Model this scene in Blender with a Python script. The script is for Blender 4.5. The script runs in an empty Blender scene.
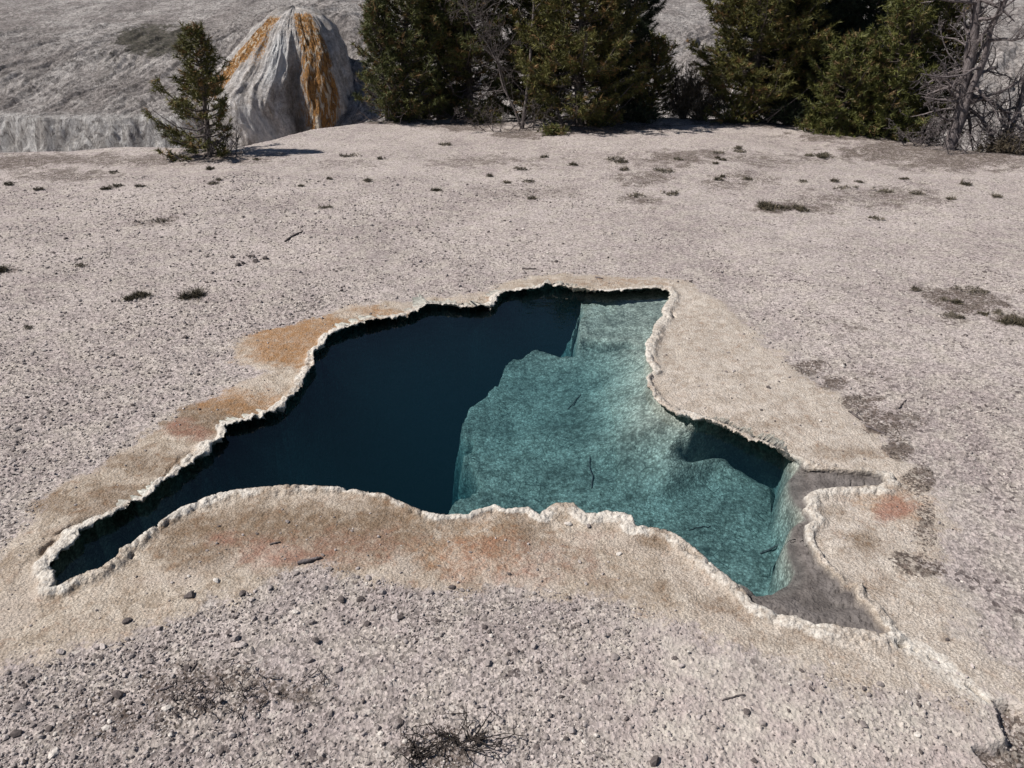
import bpy, math, random
import numpy as np
R = math.radians
random.seed(7)
rng = np.random.default_rng(11)
S = bpy.context.scene
C = S.collection

# ------------------------------------------------------------------ camera, world, sun, exposure
H, PITCH, F = 2.4, R(28.0), 769.0
cam_d = bpy.data.cameras.new('camera')
cam_d.sensor_width = 36.0
cam_d.lens = 36.0 * F / 1024
cam_d.clip_start = 0.05
cam_d.clip_end = 2000
cam = bpy.data.objects.new('camera', cam_d)
cam.location = (0, 0, H)
cam.rotation_euler = (math.pi / 2 - PITCH, 0, 0)
C.objects.link(cam)
S.camera = cam

SUN_EL, SUN_TOWARD = R(50), R(-7)          # light travels to +X and a little away from the camera (+Y)
W = bpy.data.worlds.new('World')
S.world = W
W.use_nodes = True
wn = W.node_tree
sky = wn.nodes.new('ShaderNodeTexSky')
sky.sky_type = 'NISHITA'
sky.sun_disc = False
sky.sun_elevation = SUN_EL
sky.sun_rotation = -(math.pi / 2 - SUN_TOWARD)
sky.altitude = 2200
sky.dust_density = 0.4
wn.links.new(sky.outputs[0], wn.nodes['Background'].inputs[0])
wn.nodes['Background'].inputs[1].default_value = 0.05
sun_d = bpy.data.lights.new('sun', 'SUN')
sun_d.energy = 5.0
sun_d.angle = R(0.5)
sun_d.color = (1.0, 0.95, 0.89)
sun = bpy.data.objects.new('sun', sun_d)
from mathutils import Vector
tdir = Vector((math.cos(SUN_TOWARD) * math.cos(SUN_EL), -math.sin(SUN_TOWARD) * math.cos(SUN_EL), -math.sin(SUN_EL)))
sun.rotation_euler = tdir.to_track_quat('-Z', 'Y').to_euler()
sun.location = (-10, -1, 14)
C.objects.link(sun)
S.view_settings.view_transform = 'Standard'
S.view_settings.look = 'None'
S.view_settings.gamma = 1
S.view_settings.exposure = 0.45
S.cycles.max_bounces = 6
S.cycles.transparent_max_bounces = 12
S.cycles.use_denoising = True

# ------------------------------------------------------------------ helpers
cp, sp = math.cos(PITCH), math.sin(PITCH)


def at(px, py, z=0.0):
    xc, yc = (px - 512) / F, (384 - py) / F
    d = (xc, yc * sp + cp, yc * cp - sp)
    t = (z - H) / d[2]
    return d[0] * t, d[1] * t


def at_y(px, py, Y):
    xc, yc = (px - 512) / F, (384 - py) / F
    d = (xc, yc * sp + cp, yc * cp - sp)
    t = Y / d[1]
    return d[0] * t, H + d[2] * t


def pix(x, y, z=0.0):
    zc = y * cp + (H - z) * sp
    yc = y * sp - (H - z) * cp
    return 512 + F * x / zc, 384 - F * yc / zc


def W2(pts, z=0.0):
    return np.array([at(a, b, z) for a, b in pts])


def hash2(ix, iy, seed=0):
    n = (ix.astype(np.int64) * 374761393 + iy.astype(np.int64) * 668265263 + seed * 1442695041) & 0xFFFFFFFF
    n = ((n ^ (n >> 13)) * 1274126177) & 0xFFFFFFFF
    n = n ^ (n >> 16)
    return (n & 0xFFFFFF) / float(0xFFFFFF)


def vnoise(x, y, seed=0):
    ix, iy = np.floor(x), np.floor(y)
    fx, fy = x - ix, y - iy
    fx = fx * fx * fx * (fx * (fx * 6 - 15) + 10)
    fy = fy * fy * fy * (fy * (fy * 6 - 15) + 10)
    a = hash2(ix, iy, seed); b = hash2(ix + 1, iy, seed)
    c = hash2(ix, iy + 1, seed); d = hash2(ix + 1, iy + 1, seed)
    return (a * (1 - fx) + b * fx) * (1 - fy) + (c * (1 - fx) + d * fx) * fy


def fbm(x, y, octv=4, seed=0, gain=0.5):
    s, a, t = 0, 1.0, 0
    for k in range(octv):
        s = s + a * vnoise(x * 2 ** k + 17.3 * k, y * 2 ** k - 9.1 * k, seed + k)
        t += a
        a *= gain
    return s / t - 0.5


def worley(x, y, seed=0):
    """distance to the nearest jittered point, and that point's random value"""
    ix, iy = np.floor(x), np.floor(y)
    best = np.full(x.shape, 9.0)
    val = np.zeros(x.shape)
    for dx in (-1, 0, 1):
        for dy in (-1, 0, 1):
            cx, cy = ix + dx, iy + dy
            px = cx + hash2(cx, cy, seed)
            py = cy + hash2(cx, cy, seed + 5)
            d = (px - x) ** 2 + (py - y) ** 2
            m = d < best
            best = np.where(m, d, best)
            val = np.where(m, hash2(cx, cy, seed + 9), val)
    return np.sqrt(best), val


def sstep(a, b, x):
    t = np.clip((x - a) / (b - a), 0, 1)
    return t * t * (3 - 2 * t)


def sdf(x, y, poly):
    """signed distance to a closed polygon (positive outside) and the unit vector pointing outwards"""
    n = len(poly)
    best = np.full(x.shape, 1e9)
    qx = np.zeros(x.shape); qy = np.zeros(x.shape)
    inside = np.zeros(x.shape, bool)
    for i in range(n):
        ax, ay = poly[i]; bx, by = poly[(i + 1) % n]
        ex, ey = bx - ax, by - ay
        t = np.clip(((x - ax) * ex + (y - ay) * ey) / (ex * ex + ey * ey + 1e-12), 0, 1)
        cx, cy = ax + t * ex, ay + t * ey
        d = (x - cx) ** 2 + (y - cy) ** 2
        m = d < best
        best = np.where(m, d, best); qx = np.where(m, cx, qx); qy = np.where(m, cy, qy)
        c = ((ay > y) != (by > y)) & (x < ex * (y - ay) / (ey if abs(ey) > 1e-12 else 1e-12) + ax)
        inside ^= c
    d = np.sqrt(best)
    s = np.where(inside, -1.0, 1.0)
    nx = (x - qx) / (d + 1e-6) * s
    ny = (y - qy) / (d + 1e-6) * s
    return d * s, nx, ny


def mesh_np(name, verts, faces_flat, loop_tot, mat=None, smooth=False, attrs=None, parent=None, link=True):
    me = bpy.data.meshes.new(name)
    nv = len(verts)
    me.vertices.add(nv)
    me.vertices.foreach_set('co', np.asarray(verts, np.float32).ravel())
    faces_flat = np.asarray(faces_flat, np.int32).ravel()
    loop_tot = np.asarray(loop_tot, np.int32)
    me.loops.add(len(faces_flat))
    me.loops.foreach_set('vertex_index', faces_flat)
    me.polygons.add(len(loop_tot))
    me.polygons.foreach_set('loop_start', np.concatenate([[0], np.cumsum(loop_tot)[:-1]]).astype(np.int32))
    me.polygons.foreach_set('loop_total', loop_tot)
    me.polygons.foreach_set('use_smooth', np.full(len(loop_tot), smooth))
    me.update(calc_edges=True)
    for k, v in (attrs or {}).items():
        a = me.attributes.new(k, 'FLOAT_COLOR', 'POINT')
        buf = np.ones((nv, 4), np.float32)
        buf[:, :v.shape[1]] = v
        a.data.foreach_set('color', buf.ravel())
    if mat:
        me.materials.append(mat)
    o = bpy.data.objects.new(name, me)
    if link:
        C.objects.link(o)
    if parent:
        o.parent = parent
    return o


def grid_faces(nr, nc):
    i = np.arange(nr - 1)[:, None] * nc + np.arange(nc - 1)[None, :]
    return np.stack([i, i + 1, i + nc + 1, i + nc], -1).reshape(-1, 4)


def tag(o, label, cat, group=None, kind=None):
    if label: o['label'] = label
    if cat: o['category'] = cat
    if group: o['group'] = group
    if kind: o['kind'] = kind
    return o


def empty(name, loc, label, cat, group=None):
    o = bpy.data.objects.new(name, None)
    o.empty_display_size = 0.1
    o.location = loc
    C.objects.link(o)
    return tag(o, label, cat, group)


# ---- node material helper
class NT:
    def __init__(s, name):
        s.m = bpy.data.materials.new(name)
        s.m.use_nodes = True
        s.t = s.m.node_tree
        s.b = s.t.nodes['Principled BSDF']
        s.out = s.t.nodes['Material Output']
        s.b.inputs['Roughness'].default_value = 0.9
        s.b.inputs['Specular IOR Level'].default_value = 0.15
        s.co = s.t.nodes.new('ShaderNodeNewGeometry').outputs['Position']
        s.oc = None

    def objco(s):
        s.co = s.t.nodes.new('ShaderNodeTexCoord').outputs['Object']

    def n(s, t, **k):
        n = s.t.nodes.new(t)
        for a, v in k.items():
            setattr(n, a, v)
        return n

    def l(s, a, b):
        s.t.links.new(a, b)

    def scaled(s, sx, sy, sz):
        m = s.n('ShaderNodeMapping')
        m.inputs['Scale'].default_value = (sx, sy, sz)
        s.l(s.co, m.inputs[0])
        return m.outputs[0]

    def noise(s, scale, detail=3, rough=0.55, co=None, dist=0.0):
        n = s.n('ShaderNodeTexNoise')
        n.inputs['Scale'].default_value = scale
        n.inputs['Detail'].default_value = detail
        n.inputs['Roughness'].default_value = rough
        n.inputs['Distortion'].default_value = dist
        s.l(co or s.co, n.inputs['Vector'])
        return n.outputs[0]

    def voro(s, scale, out='Distance', feature='F1', co=None):
        n = s.n('ShaderNodeTexVoronoi', feature=feature)
        n.inputs['Scale'].default_value = scale
        s.l(co or s.co, n.inputs['Vector'])
        return n.outputs[out]

    def attr(s, name, ch=None):
        a = s.n('ShaderNodeAttribute', attribute_name=name)
        if ch is None:
            return a.outputs['Color']
        sep = s.n('ShaderNodeSeparateColor')
        s.l(a.outputs['Color'], sep.inputs[0])
        return [sep.outputs[i] for i in range(3)]

    def math(s, op, a, b=None, clamp=False):
        n = s.n('ShaderNodeMath', operation=op, use_clamp=clamp)
        for i, v in enumerate((a, b)):
            if v is None: continue
            if isinstance(v, (int, float)): n.inputs[i].default_value = v
            else: s.l(v, n.inputs[i])
        return n.outputs[0]

    def rng(s, v, a, b, c=0.0, d=1.0, smooth=True):
        n = s.n('ShaderNodeMapRange', interpolation_type='SMOOTHSTEP' if smooth else 'LINEAR')
        s.l(v, n.inputs[0])
        for i, q in enumerate((a, b, c, d)):
            n.inputs[i + 1].default_value = q
        return n.outputs[0]

    def mix(s, f, a, b, blend='MIX'):
        n = s.n('ShaderNodeMix', data_type='RGBA', blend_type=blend)
        for i, v in ((0, f), (6, a), (7, b)):
            if isinstance(v, (int, float)): n.inputs[i].default_value = v
            elif isinstance(v, tuple): n.inputs[i].default_value = (*v, 1)
            else: s.l(v, n.inputs[i])
        return n.outputs[2]

    def gain(s, col, f):
        """colour times a scalar socket"""
        n = s.n('ShaderNodeVectorMath', operation='SCALE')
        s.l(col, n.inputs[0])
        s.l(f, n.inputs['Scale'])
        return n.outputs[0]

    def bump(s, h, dist, strength=1.0, prev=None):
        n = s.n('ShaderNodeBump')
        n.inputs['Distance'].default_value = dist
        n.inputs['Strength'].default_value = strength
        s.l(h, n.inputs['Height'])
        if prev: s.l(prev, n.inputs['Normal'])
        return n.outputs[0]

    def done(s, col, nrm=None):
        s.l(col, s.b.inputs['Base Color'])
        if nrm: s.l(nrm, s.b.inputs['Normal'])
        return s.m


# ------------------------------------------------------------------ traced layout, all unprojected on to the ground
POOL_PX = [(51.5, 592), (55, 580), (50, 567.5), (58, 560), (64, 553), (80, 542), (81, 534), (92, 530), (100, 524.5), (114, 519), (119, 515),
 (130, 510.5), (133, 506), (145, 505), (155, 497), (160, 488), (177.5, 480), (181, 474), (191.5, 469), (198, 461), (210, 455), (212, 447),
 (221, 444), (227, 434), (223.5, 427), (235, 427), (249, 424), (259, 419), (274, 416), (283, 409.5), (297, 396), (306.5, 380.6), (310.5, 374),
 (316, 366.5), (314, 355.6), (324, 348), (330, 338), (350, 330.6), (367.5, 325), (389, 321), (407, 318), (416, 314.5), (429, 308), (447, 308),
 (469, 310), (490, 309), (498, 303.6), (497.5, 300), (504, 295), (519, 293), (535, 292), (546, 287.5), (572.5, 291), (590, 293), (608, 295),
 (627, 293), (645, 292), (664, 291), (670, 298), (666, 305), (661, 313), (663, 318.6), (654.5, 326), (650.6, 338), (645, 348), (645, 363.5),
 (654.5, 373), (646, 381), (650, 394), (657.5, 407), (670, 415.5), (687, 420), (701, 422.5), (720, 429.5), (739, 439), (757.5, 447.5),
 (774, 453), (790, 460.6), (810, 468), (822.5, 471.5), (832, 471), (838, 474.7), (857, 477), (869, 477), (885, 480), (886.5, 485),
 (875.6, 489.5), (854, 490), (835, 491), (818, 493), (807, 498), (803, 501), (807, 505), (805, 512), (814, 523), (808, 529), (806, 539),
 (813, 553), (819, 560), (827, 572), (836.5, 577), (841, 585), (854, 589), (855, 599), (868, 613), (874, 622), (883, 630), (886.6, 636),
 (880, 638), (860, 634), (849, 633), (832, 629), (813, 628), (794, 620), (783, 619), (760, 610), (753, 607), (742.5, 594), (730, 583),
 (716, 572), (699, 557), (691, 549), (680, 541), (666, 534), (633, 530), (631.5, 520.6), (606.5, 515), (586, 518), (573, 507.5), (555.6, 507),
 (543, 514.5), (540, 518.5), (527.5, 511), (505.6, 514), (496, 509), (471, 515), (468, 518), (440, 518.5), (425, 516), (401.5, 505), (383, 497.5),
 (362.5, 496), (342, 490.5), (323, 491), (308, 489), (288, 489), (269, 490), (230, 494), (207, 501), (182, 511.6), (160, 526), (150, 533),
 (136, 545.6), (120, 553), (120, 558), (100, 574), (76.5, 580), (62.5, 589)]
POOL = W2(POOL_PX)
_seg = np.linalg.norm(np.roll(POOL, -1, 0) - POOL, axis=1)
_cum = np.concatenate([[0], np.cumsum(_seg)])
_t = np.linspace(0, _cum[-1], 240, endpoint=False)
_cl = np.vstack([POOL, POOL[:1]])
_rs = np.column_stack([np.interp(_t, _cum, _cl[:, 0]), np.interp(_t, _cum, _cl[:, 1])])
POOL_SMOOTH = sum(np.roll(_rs, k, 0) for k in range(-4, 5)) / 9.0
APRON = W2([(-60, 590), (0, 557), (38, 520), (45, 498), (75, 478), (120, 455), (165, 425), (195, 405), (240, 385), (262, 374), (233, 357),
 (243, 340), (290, 328), (330, 313), (380, 303), (420, 300), (490, 292), (520, 280), (560, 275), (640, 278), (685, 283), (725, 308), (755, 338),
 (795, 368), (835, 398), (885, 443), (920, 480), (935, 515), (930, 560), (945, 600), (985, 655), (1050, 710), (985, 702), (940, 690), (880, 688), (800, 668),
 (740, 648), (690, 625), (640, 607), (560, 592), (500, 585), (440, 590), (380, 580), (320, 563), (290, 570), (230, 600), (180, 620), (110, 645), (40, 662), (-60, 690)])
PALE = W2([(640, 600), (760, 650), (900, 690), (980, 700), (1060, 690), (1150, 640), (1150, 900), (700, 900), (560, 700)])   # pale pink crust, lower right
FLOOR_Z, SHELF_Z, FAR_Z, DEEP_Z, WATER_Z = -0.34, -0.042, -0.13, -5.0, -0.022
DEEP = np.vstack([W2([(574, 298), (575, 309), (569, 320), (567, 332)], FAR_Z), W2([(568, 343), (574, 352), (573, 358), (566, 367), (545, 367), (529, 373), (514, 377), (487, 395), (468, 407),
 (458, 426), (462, 440), (474, 442), (474, 452), (464, 457), (470, 469), (472, 489), (456, 497), (440, 516), (420, 600), (0, 700), (-200, 560), (-100, 250), (540, 240)], FLOOR_Z)])
FAR = W2([(540, 336), (560, 337), (578, 335), (598, 340), (617, 341), (622, 346), (650, 356), (700, 370), (720, 250), (480, 250)], FAR_Z)
SHELF = W2([(812, 465), (800, 474), (789, 482), (790, 492), (797, 507), (804, 525), (791, 530), (786, 550), (793, 572), (788, 585), (774, 594), (758, 597), (744, 592),
 (735, 640), (900, 700), (930, 600), (930, 430)], SHELF_Z)
PITS = [W2(p) for p in ([(992, 702), (1008, 698), (1024, 708), (1070, 735), (1110, 800), (1012, 800), (985, 768), (966, 746), (988, 744), (1002, 735), (996, 715)],
                        [(966, 686), (972, 688), (980, 694), (990, 703), (986, 702), (976, 695)],
                        [(893, 645), (903, 645), (908, 649), (898, 650)], [(911, 651), (917, 652), (915, 654)], [(926, 657), (938, 662), (939, 664), (930, 661)])]
LEDGE = np.array([at(a, b) for a, b in [(-160, 156), (0, 152), (120, 150), (230, 149), (270, 140), (310, 130), (400, 121), (520, 119), (650, 119), (760, 121), (830, 126),
                                       (900, 136), (960, 147), (1024, 155), (1180, 170)]])

# stains on the crust: centre and half sizes in the photograph, kind (0 tan-brown, 1 orange, 2 red), weight
STAINS = [(300, 338, 70, 15, 1, .85), (245, 404, 56, 13, 1, .55), (205, 430, 46, 13, 0, .9), (150, 468, 70, 14, 0, .6), (95, 508, 70, 15, 0, .65), (350, 536, 190, 36, 0, .8), (520, 560, 90, 30, 2, .4), (330, 550, 90, 20, 2, .4), (282, 352, 46, 17, 1, 1.0), (330, 325, 46, 10, 1, .8), (375, 313, 30, 7, 1, .6), (225, 415, 52, 14, 0, 1.0), (250, 408, 30, 10, 1, .5), (190, 432, 26, 10, 2, .6), (115, 497, 50, 14, 0, .75),
 (160, 455, 30, 10, 0, .4), (60, 555, 34, 14, 0, .4), (330, 530, 120, 30, 0, 1.0), (240, 535, 60, 26, 0, .9), (200, 560, 50, 22, 0, .6), (285, 556, 46, 16, 2, .6), (225, 543, 22, 10, 2, .55), (465, 552, 46, 26, 1, .42),
 (400, 545, 60, 26, 0, .7), (430, 530, 40, 12, 0, .6), (560, 560, 50, 22, 0, .35), (655, 546, 30, 13, 0, .8), (640, 590, 60, 20, 0, .45), (720, 605, 30, 14, 0, .55), (890, 512, 20, 12, 2, .9), (895, 508, 32, 18, 1, .55), (832, 512, 16, 12, 0, .5),
 (860, 545, 26, 16, 0, .7), (850, 455, 60, 8, 0, .5), (780, 425, 70, 10, 0, .35), (600, 283, 60, 6, 0, .35), (640, 283, 40, 5, 1, .25), (790, 640, 40, 12, 0, .4), (880, 590, 26, 14, 0, .35), (700, 330, 20, 16, 0, .3)]
# litter and dead moss patches, tree-foot duff with the trees' shade painted in: centre, half sizes, weight
LITTER_SHADE = [(808, 370, 18, 9, 1.1), (832, 384, 20, 10, 1.1), (856, 402, 20, 11, 1.1), (880, 424, 20, 12, 1.1), (900, 450, 16, 16, 1.0), (918, 480, 12, 18, 1.0), (926, 515, 10, 18, .8), (905, 420, 30, 14, .6), (870, 380, 30, 12, .45), (918, 568, 26, 14, 1.0), (925, 540, 12, 20, .7), (850, 330, 60, 14, .45), (810, 310, 40, 12, .3), (965, 300, 50, 14, 1.0), (1010, 322, 22, 8, .9), (950, 320, 30, 8, .5), (780, 206, 40, 6, .8), (680, 160, 50, 10, .7), (640, 178, 36, 9, .6), (900, 150, 70, 10, .9),
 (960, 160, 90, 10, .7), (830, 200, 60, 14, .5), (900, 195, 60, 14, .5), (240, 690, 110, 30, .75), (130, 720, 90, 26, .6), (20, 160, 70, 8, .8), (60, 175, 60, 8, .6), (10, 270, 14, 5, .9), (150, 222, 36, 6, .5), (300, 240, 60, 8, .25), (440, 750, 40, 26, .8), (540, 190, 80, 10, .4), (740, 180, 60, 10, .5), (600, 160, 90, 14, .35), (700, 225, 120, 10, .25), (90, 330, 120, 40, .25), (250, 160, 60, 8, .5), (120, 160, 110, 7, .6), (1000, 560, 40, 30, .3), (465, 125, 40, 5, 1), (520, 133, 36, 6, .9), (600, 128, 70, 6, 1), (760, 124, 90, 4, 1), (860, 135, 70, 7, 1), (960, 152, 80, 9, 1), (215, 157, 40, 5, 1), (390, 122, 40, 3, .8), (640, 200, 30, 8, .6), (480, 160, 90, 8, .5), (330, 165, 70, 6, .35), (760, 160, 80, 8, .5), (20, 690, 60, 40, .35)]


def blobs(x, y, lst, kind=None, seed=50):
    u, v = pix(x, y)
    wx = 1.0 + 0 * u
    n1 = fbm(x * 5, y * 5, 5, seed, .6) * 1.6
    out = np.zeros(x.shape)
    for b in lst:
        if kind is not None and b[4] != kind: continue
        d = np.sqrt(((u - b[0]) / b[2]) ** 2 + ((v - b[1]) / b[3]) ** 2) + n1
        out = np.maximum(out, b[-1] * (1 - sstep(0.25, 1.55, d)))
    return out


def plateau(x, y):
    """height of the ledge the spring lies in; it drops to the river flat behind"""
    e = np.interp(x, LEDGE[:, 0], LEDGE[:, 1])
    e = e + 0.5 * fbm(x * 0.9, x * 0 + 3.3, 3, 77)
    over = np.clip(y - e, 0, None)
    z = -1.75 * sstep(0, 2.6, over) + 0.14 * fbm(x * 0.35, y * 0.35, 3, 5) * sstep(5, 9, y)
    return z + 0.05 * fbm(x * 1.1, y * 1.1, 3, 6) * sstep(2.2, 7, y), over


# ------------------------------------------------------------------ ground
def build_ground(mat):
    ys = [-6.0, -3.0, -1.0, 0.2, 0.8, 1.1, 1.3]
    y = 1.42
    while y < 19:
        ys.append(y)
        st = (y * y + H * H) / (H * F) * 1.05
        y += min(st, 0.0115) if y < 6.4 else min(st, 0.09)
    while y < 900:
        ys.append(y); y += max(0.3, y * 0.12)
    ys = np.array(ys)
    u = np.linspace(-1, 1, 980)
    ext = np.array([1.004, 1.012, 1.025, 1.05, 1.1, 1.2, 1.4, 1.8, 2.6, 4.2, 8, 20, 60, 200])
    u = np.concatenate([-ext[::-1], u, ext])
    wy = 0.80 * (np.clip(ys, 1.2, 30) * cp + H * sp)
    X = u[None, :] * wy[:, None]
    Y = np.repeat(ys[:, None], len(u), 1)
    shape = X.shape
    x, y = X.ravel(), Y.ravel()
    z, over = plateau(x, y)

    # organic warp for every traced border
    wx = 0.020 * fbm(x * 9, y * 9, 3, 21); wyy = 0.020 * fbm(x * 9, y * 9, 3, 22)
    lx, ly = POOL.min(0) - 1.3, POOL.max(0) + 1.3
    near = (x > lx[0]) & (x < ly[0]) & (y > lx[1]) & (y < ly[1])
    idx = np.nonzero(near)[0]
    xn, yn = x[idx], y[idx]
    d, nx, ny = sdf(xn + wx[idx], yn + wyy[idx], POOL)
    w1, _ = worley(xn * (15 + 3 * np.sin(xn * 2.1)) + 40 * wx[idx], yn * 16 + 40 * wyy[idx], 31)           # nodules about six centimetres across
    w2, _ = worley(xn * 42, yn * 42, 37)                          # and two
    lump = np.sqrt(np.clip(1 - (w1 / 0.78) ** 2, 0, 1))
    lump2 = np.sqrt(np.clip(1 - (w2 / 0.8) ** 2, 0, 1))
    d0, snx, sny = sdf(xn, yn, POOL_SMOOTH)
    d = d - 0.030 * np.clip(.7 + 1.8 * fbm(xn * 1.6, yn * 1.6, 2, 67), .2, 1.4) * (lump - 0.5) * np.exp(-(d / 0.07) ** 2)      # the nodules scallop the lip
    d = d - 0.006 * (lump2 - 0.5) * np.exp(-(d / 0.05) ** 2)
    D = np.full(x.shape, 9.0); D[idx] = d
    rimw = 0.064 + 0.12 * fbm(xn * 2.2, yn * 2.2, 2, 61) + 0.03 * fbm(xn * 11, yn * 11, 3, 62)
    rimw = np.clip(rimw, .026, .2)
    rim = (1 - sstep(0.55, 1.2, d / rimw)) * (d > -0.5)
    out = d > 0
    # outside: rounded crest, nodules, a groove where the crust has lifted off the apron
    crest = 0.012 * (1 - sstep(.1, 1.7, d / rimw))
    groove = np.exp(-((d - rimw * 1.12) / 0.010) ** 2) * (ny > -.2) * sstep(0.05, .2, fbm(xn * 3.1 + 4, yn * 3.1, 2, 63))
    nod = (0.019 * (lump - .5) * np.clip(.85 + 2 * fbm(xn * 2, yn * 2, 2, 66), .3, 1.3) + 0.012 * lump2) * rim
    zr = crest + nod - 0.035 * groove + 0.008 * np.exp(-np.clip(d, 0, None) / 0.5) * (0.6 + fbm(xn * 1.7, yn * 1.7, 2, 64))
    # apron flow texture
    dA, _, _ = sdf(xn + 3.5 * wx[idx], yn + 3.5 * wyy[idx], APRON)
    apr = 1 - sstep(-0.10, 0.12, dA + 0.22 * fbm(xn * 6, yn * 6, 4, 71))
    zo = zr + apr * (0.016 * fbm(xn * 7, yn * 7, 5, 72, .6) + 0.006 * lump2 * (0.4 + fbm(xn * 4, yn * 4, 2, 74))) + 0.010 * apr - 0.012 * np.exp(-np.clip(d, 0, None) / .2)
    # inside: lip, undercut wall, floor
    fx = 0.040 * fbm(xn * 8, yn * 8, 4, 81, .65) + .02 * fbm(xn * 2.6, yn * 2.6, 2, 181)
    fy = 0.040 * fbm(xn * 8, yn * 8, 4, 82, .65) + .02 * fbm(xn * 2.6, yn * 2.6, 2, 182)
    dd, _, _ = sdf(xn + fx * 1.3 + .085 * fbm(xn * 3.6, yn * 3.6, 3, 186), yn + fy * 1.3 + .085 * fbm(xn * 3.6, yn * 3.6, 3, 187), DEEP)
    dd = dd - .045 * np.clip(fbm(xn * 5, yn * 5, 4, 188), -.3, .3)
    df, _, _ = sdf(xn + fx, yn + fy, FAR)
    ds, _, _ = sdf(xn + fx * .2, yn + fy * .2, SHELF)
    w3, _ = worley(xn * 11, yn * 11, 83)
    fl = FLOOR_Z + 0.035 * fbm(xn * 2.5, yn * 2.5, 4, 84) + 0.008 * np.sqrt(np.clip(1 - w3 ** 2, 0, 1)) + 0.014 * fbm(xn * 16, yn * 16, 3, 85)
    farz = FAR_Z + 0.03 * fbm(xn * 5, yn * 5, 4, 86) + 0.02 * fbm(xn * 18, yn * 18, 3, 87)
    rampw = .09 + 1.1 * sstep(at(612, 345)[0], at(665, 345)[0], xn)
    fl = fl + (FAR_Z - .06 - fl) * np.exp(-np.clip(df, 0, None) / .30)
    fl = farz + (fl - farz) * sstep(-0.02, 1, df / rampw)
    bank = W2([(670, 298), (661, 313), (650, 338), (645, 363), (646, 381), (657, 407), (676, 416), (690, 421)])
    db, _, _ = sdf(xn, yn, np.vstack([bank, bank[::-1]]))
    db = np.abs(db) + .10 * fbm(xn * 4, yn * 4, 3, 183)
    fl = np.where(dd > -.05, fl + (-0.085 - fl) * (1 - sstep(0, .62, db)) ** 1.3, fl)      # the floor climbs to the right bank
    deepz = DEEP_Z + 0.5 * fbm(xn * 2, yn * 2, 4, 88)
    trench = np.exp(-((df - .03) / .028) ** 2) * sstep(at(556, 340, FAR_Z)[0], at(572, 340, FAR_Z)[0], xn) * (1 - sstep(at(612, 345, FAR_Z)[0], at(630, 345, FAR_Z)[0], xn)) * (yn < at(600, 325, FAR_Z)[1])
    fl = fl - .10 * trench * sstep(.03, .10, dd)
    fl = np.where(dd < 0.02, np.maximum(deepz, fl - 5.5 * (np.clip(.02 - dd, 0, None) / .50) ** 1.2), fl)
    shz = SHELF_Z + 0.014 * fbm(xn * 6, yn * 6, 4, 89) + .012 * fbm(xn * 22, yn * 22, 3, 90) + 0.018 * (1 - sstep(-.07, 0, ds))
    shz = shz - 0.05 * np.exp(-(ds / 0.012) ** 2) * 0
    fl = shz + (fl - shz) * sstep(0.0, 0.09, ds)
    A0, B0 = np.array(at(690, 421)), np.array(at(850, 476))
    e0 = (B0 - A0) / np.linalg.norm(B0 - A0); n0 = np.array([-e0[1], e0[0]])
    al = (xn - A0[0]) * e0[0] + (yn - A0[1]) * e0[1]
    be = (xn - A0[0]) * n0[0] + (yn - A0[1]) * n0[1]
    pocket = sstep(-.10, .12, al) * (1 - sstep(.55, .85, al)) * sstep(-.34, -.02, be + .05 * fbm(xn * 6, yn * 6, 3, 185))
    fl = np.where(ds > .02, fl - .42 * pocket * sstep(0.04, .30, ds), fl)
    s = -d
    s = s + (np.maximum(-d0, .042) - s) * sstep(.02, .05, s)
    U = (0.10 + 0.42 * sstep(.25, .8, sny) * (1 - .35 * sstep(at(560, 300)[0], at(640, 300)[0], xn))) * (1 - 0.9 * (1 - sstep(0, .25, ds))) * sstep(-.9, .1, sny)                   # hardly undercut over the shallow shelf
    zi = zo + np.interp(s, [0, 0.006, 0.014, 0.026], [0, -0.003, -0.014, -0.042])
    wall = sstep(0.036, 0.15, s)
    zi = zi + (fl - zi) * wall
    rb = (al > -.15) & (be > -.75) & (sny > -.1)
    wb = np.where(rb, sstep(-.15, .08, al), 0)
    snx = snx + (n0[0] - snx) * wb; sny = sny + (n0[1] - sny) * wb
    xs, ysn = xn.copy(), yn.copy()
    U = np.where((xn > at(600, 380)[0]) & (yn < at(650, 325)[1]), np.minimum(U, .05), U)
    U = np.where(rb & (al > -.06), .05 + .41 * sstep(-.02, .20, al) * (1 - 0.9 * (1 - sstep(0, .25, ds))), U)
    sh = (1 - .75 * (1 - sstep(0, .22, ds))) * np.interp(s, [0, 0.009, 0.028, 0.045, 0.14, 0.9], [0, 0.0, 0.6, .9, 1.0, 0.0]) * (U + 0.06)
    floorw = sstep(0.05, 0.16, s)
    zz = np.where(out, z[idx] * sstep(0.0, 0.3, d) + zo, zi)
    ins = ~out
    xs[ins] += (snx * sh)[ins]; ysn[ins] += (sny * sh)[ins]

    # gravel relief outside the apron
    AP = np.zeros(x.shape); AP[idx] = np.where(d > 0, apr, 1)
    RIM = np.zeros(x.shape); RIM[idx] = np.where(d > -0.03, rim, 0) * np.clip(.80 + 2.2 * fbm(xn * 3.4, yn * 3.4, 5, 65), .25, 1) * (1 - .35 * sstep(at(620, 400)[0], at(680, 400)[0], xn))
    grv = (1 - AP) * (over < 0.5)
    vis = (y > 1.2) & (y < 17) & (np.abs(x) < 1.02 * 0.80 * (y * cp + H * sp))
    v = np.nonzero(vis & (grv > 0.02))[0]
    a1, r1 = worley(x[v] * 26, y[v] * 26, 41)
    a2, r2 = worley(x[v] * 60, y[v] * 60, 43)
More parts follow.
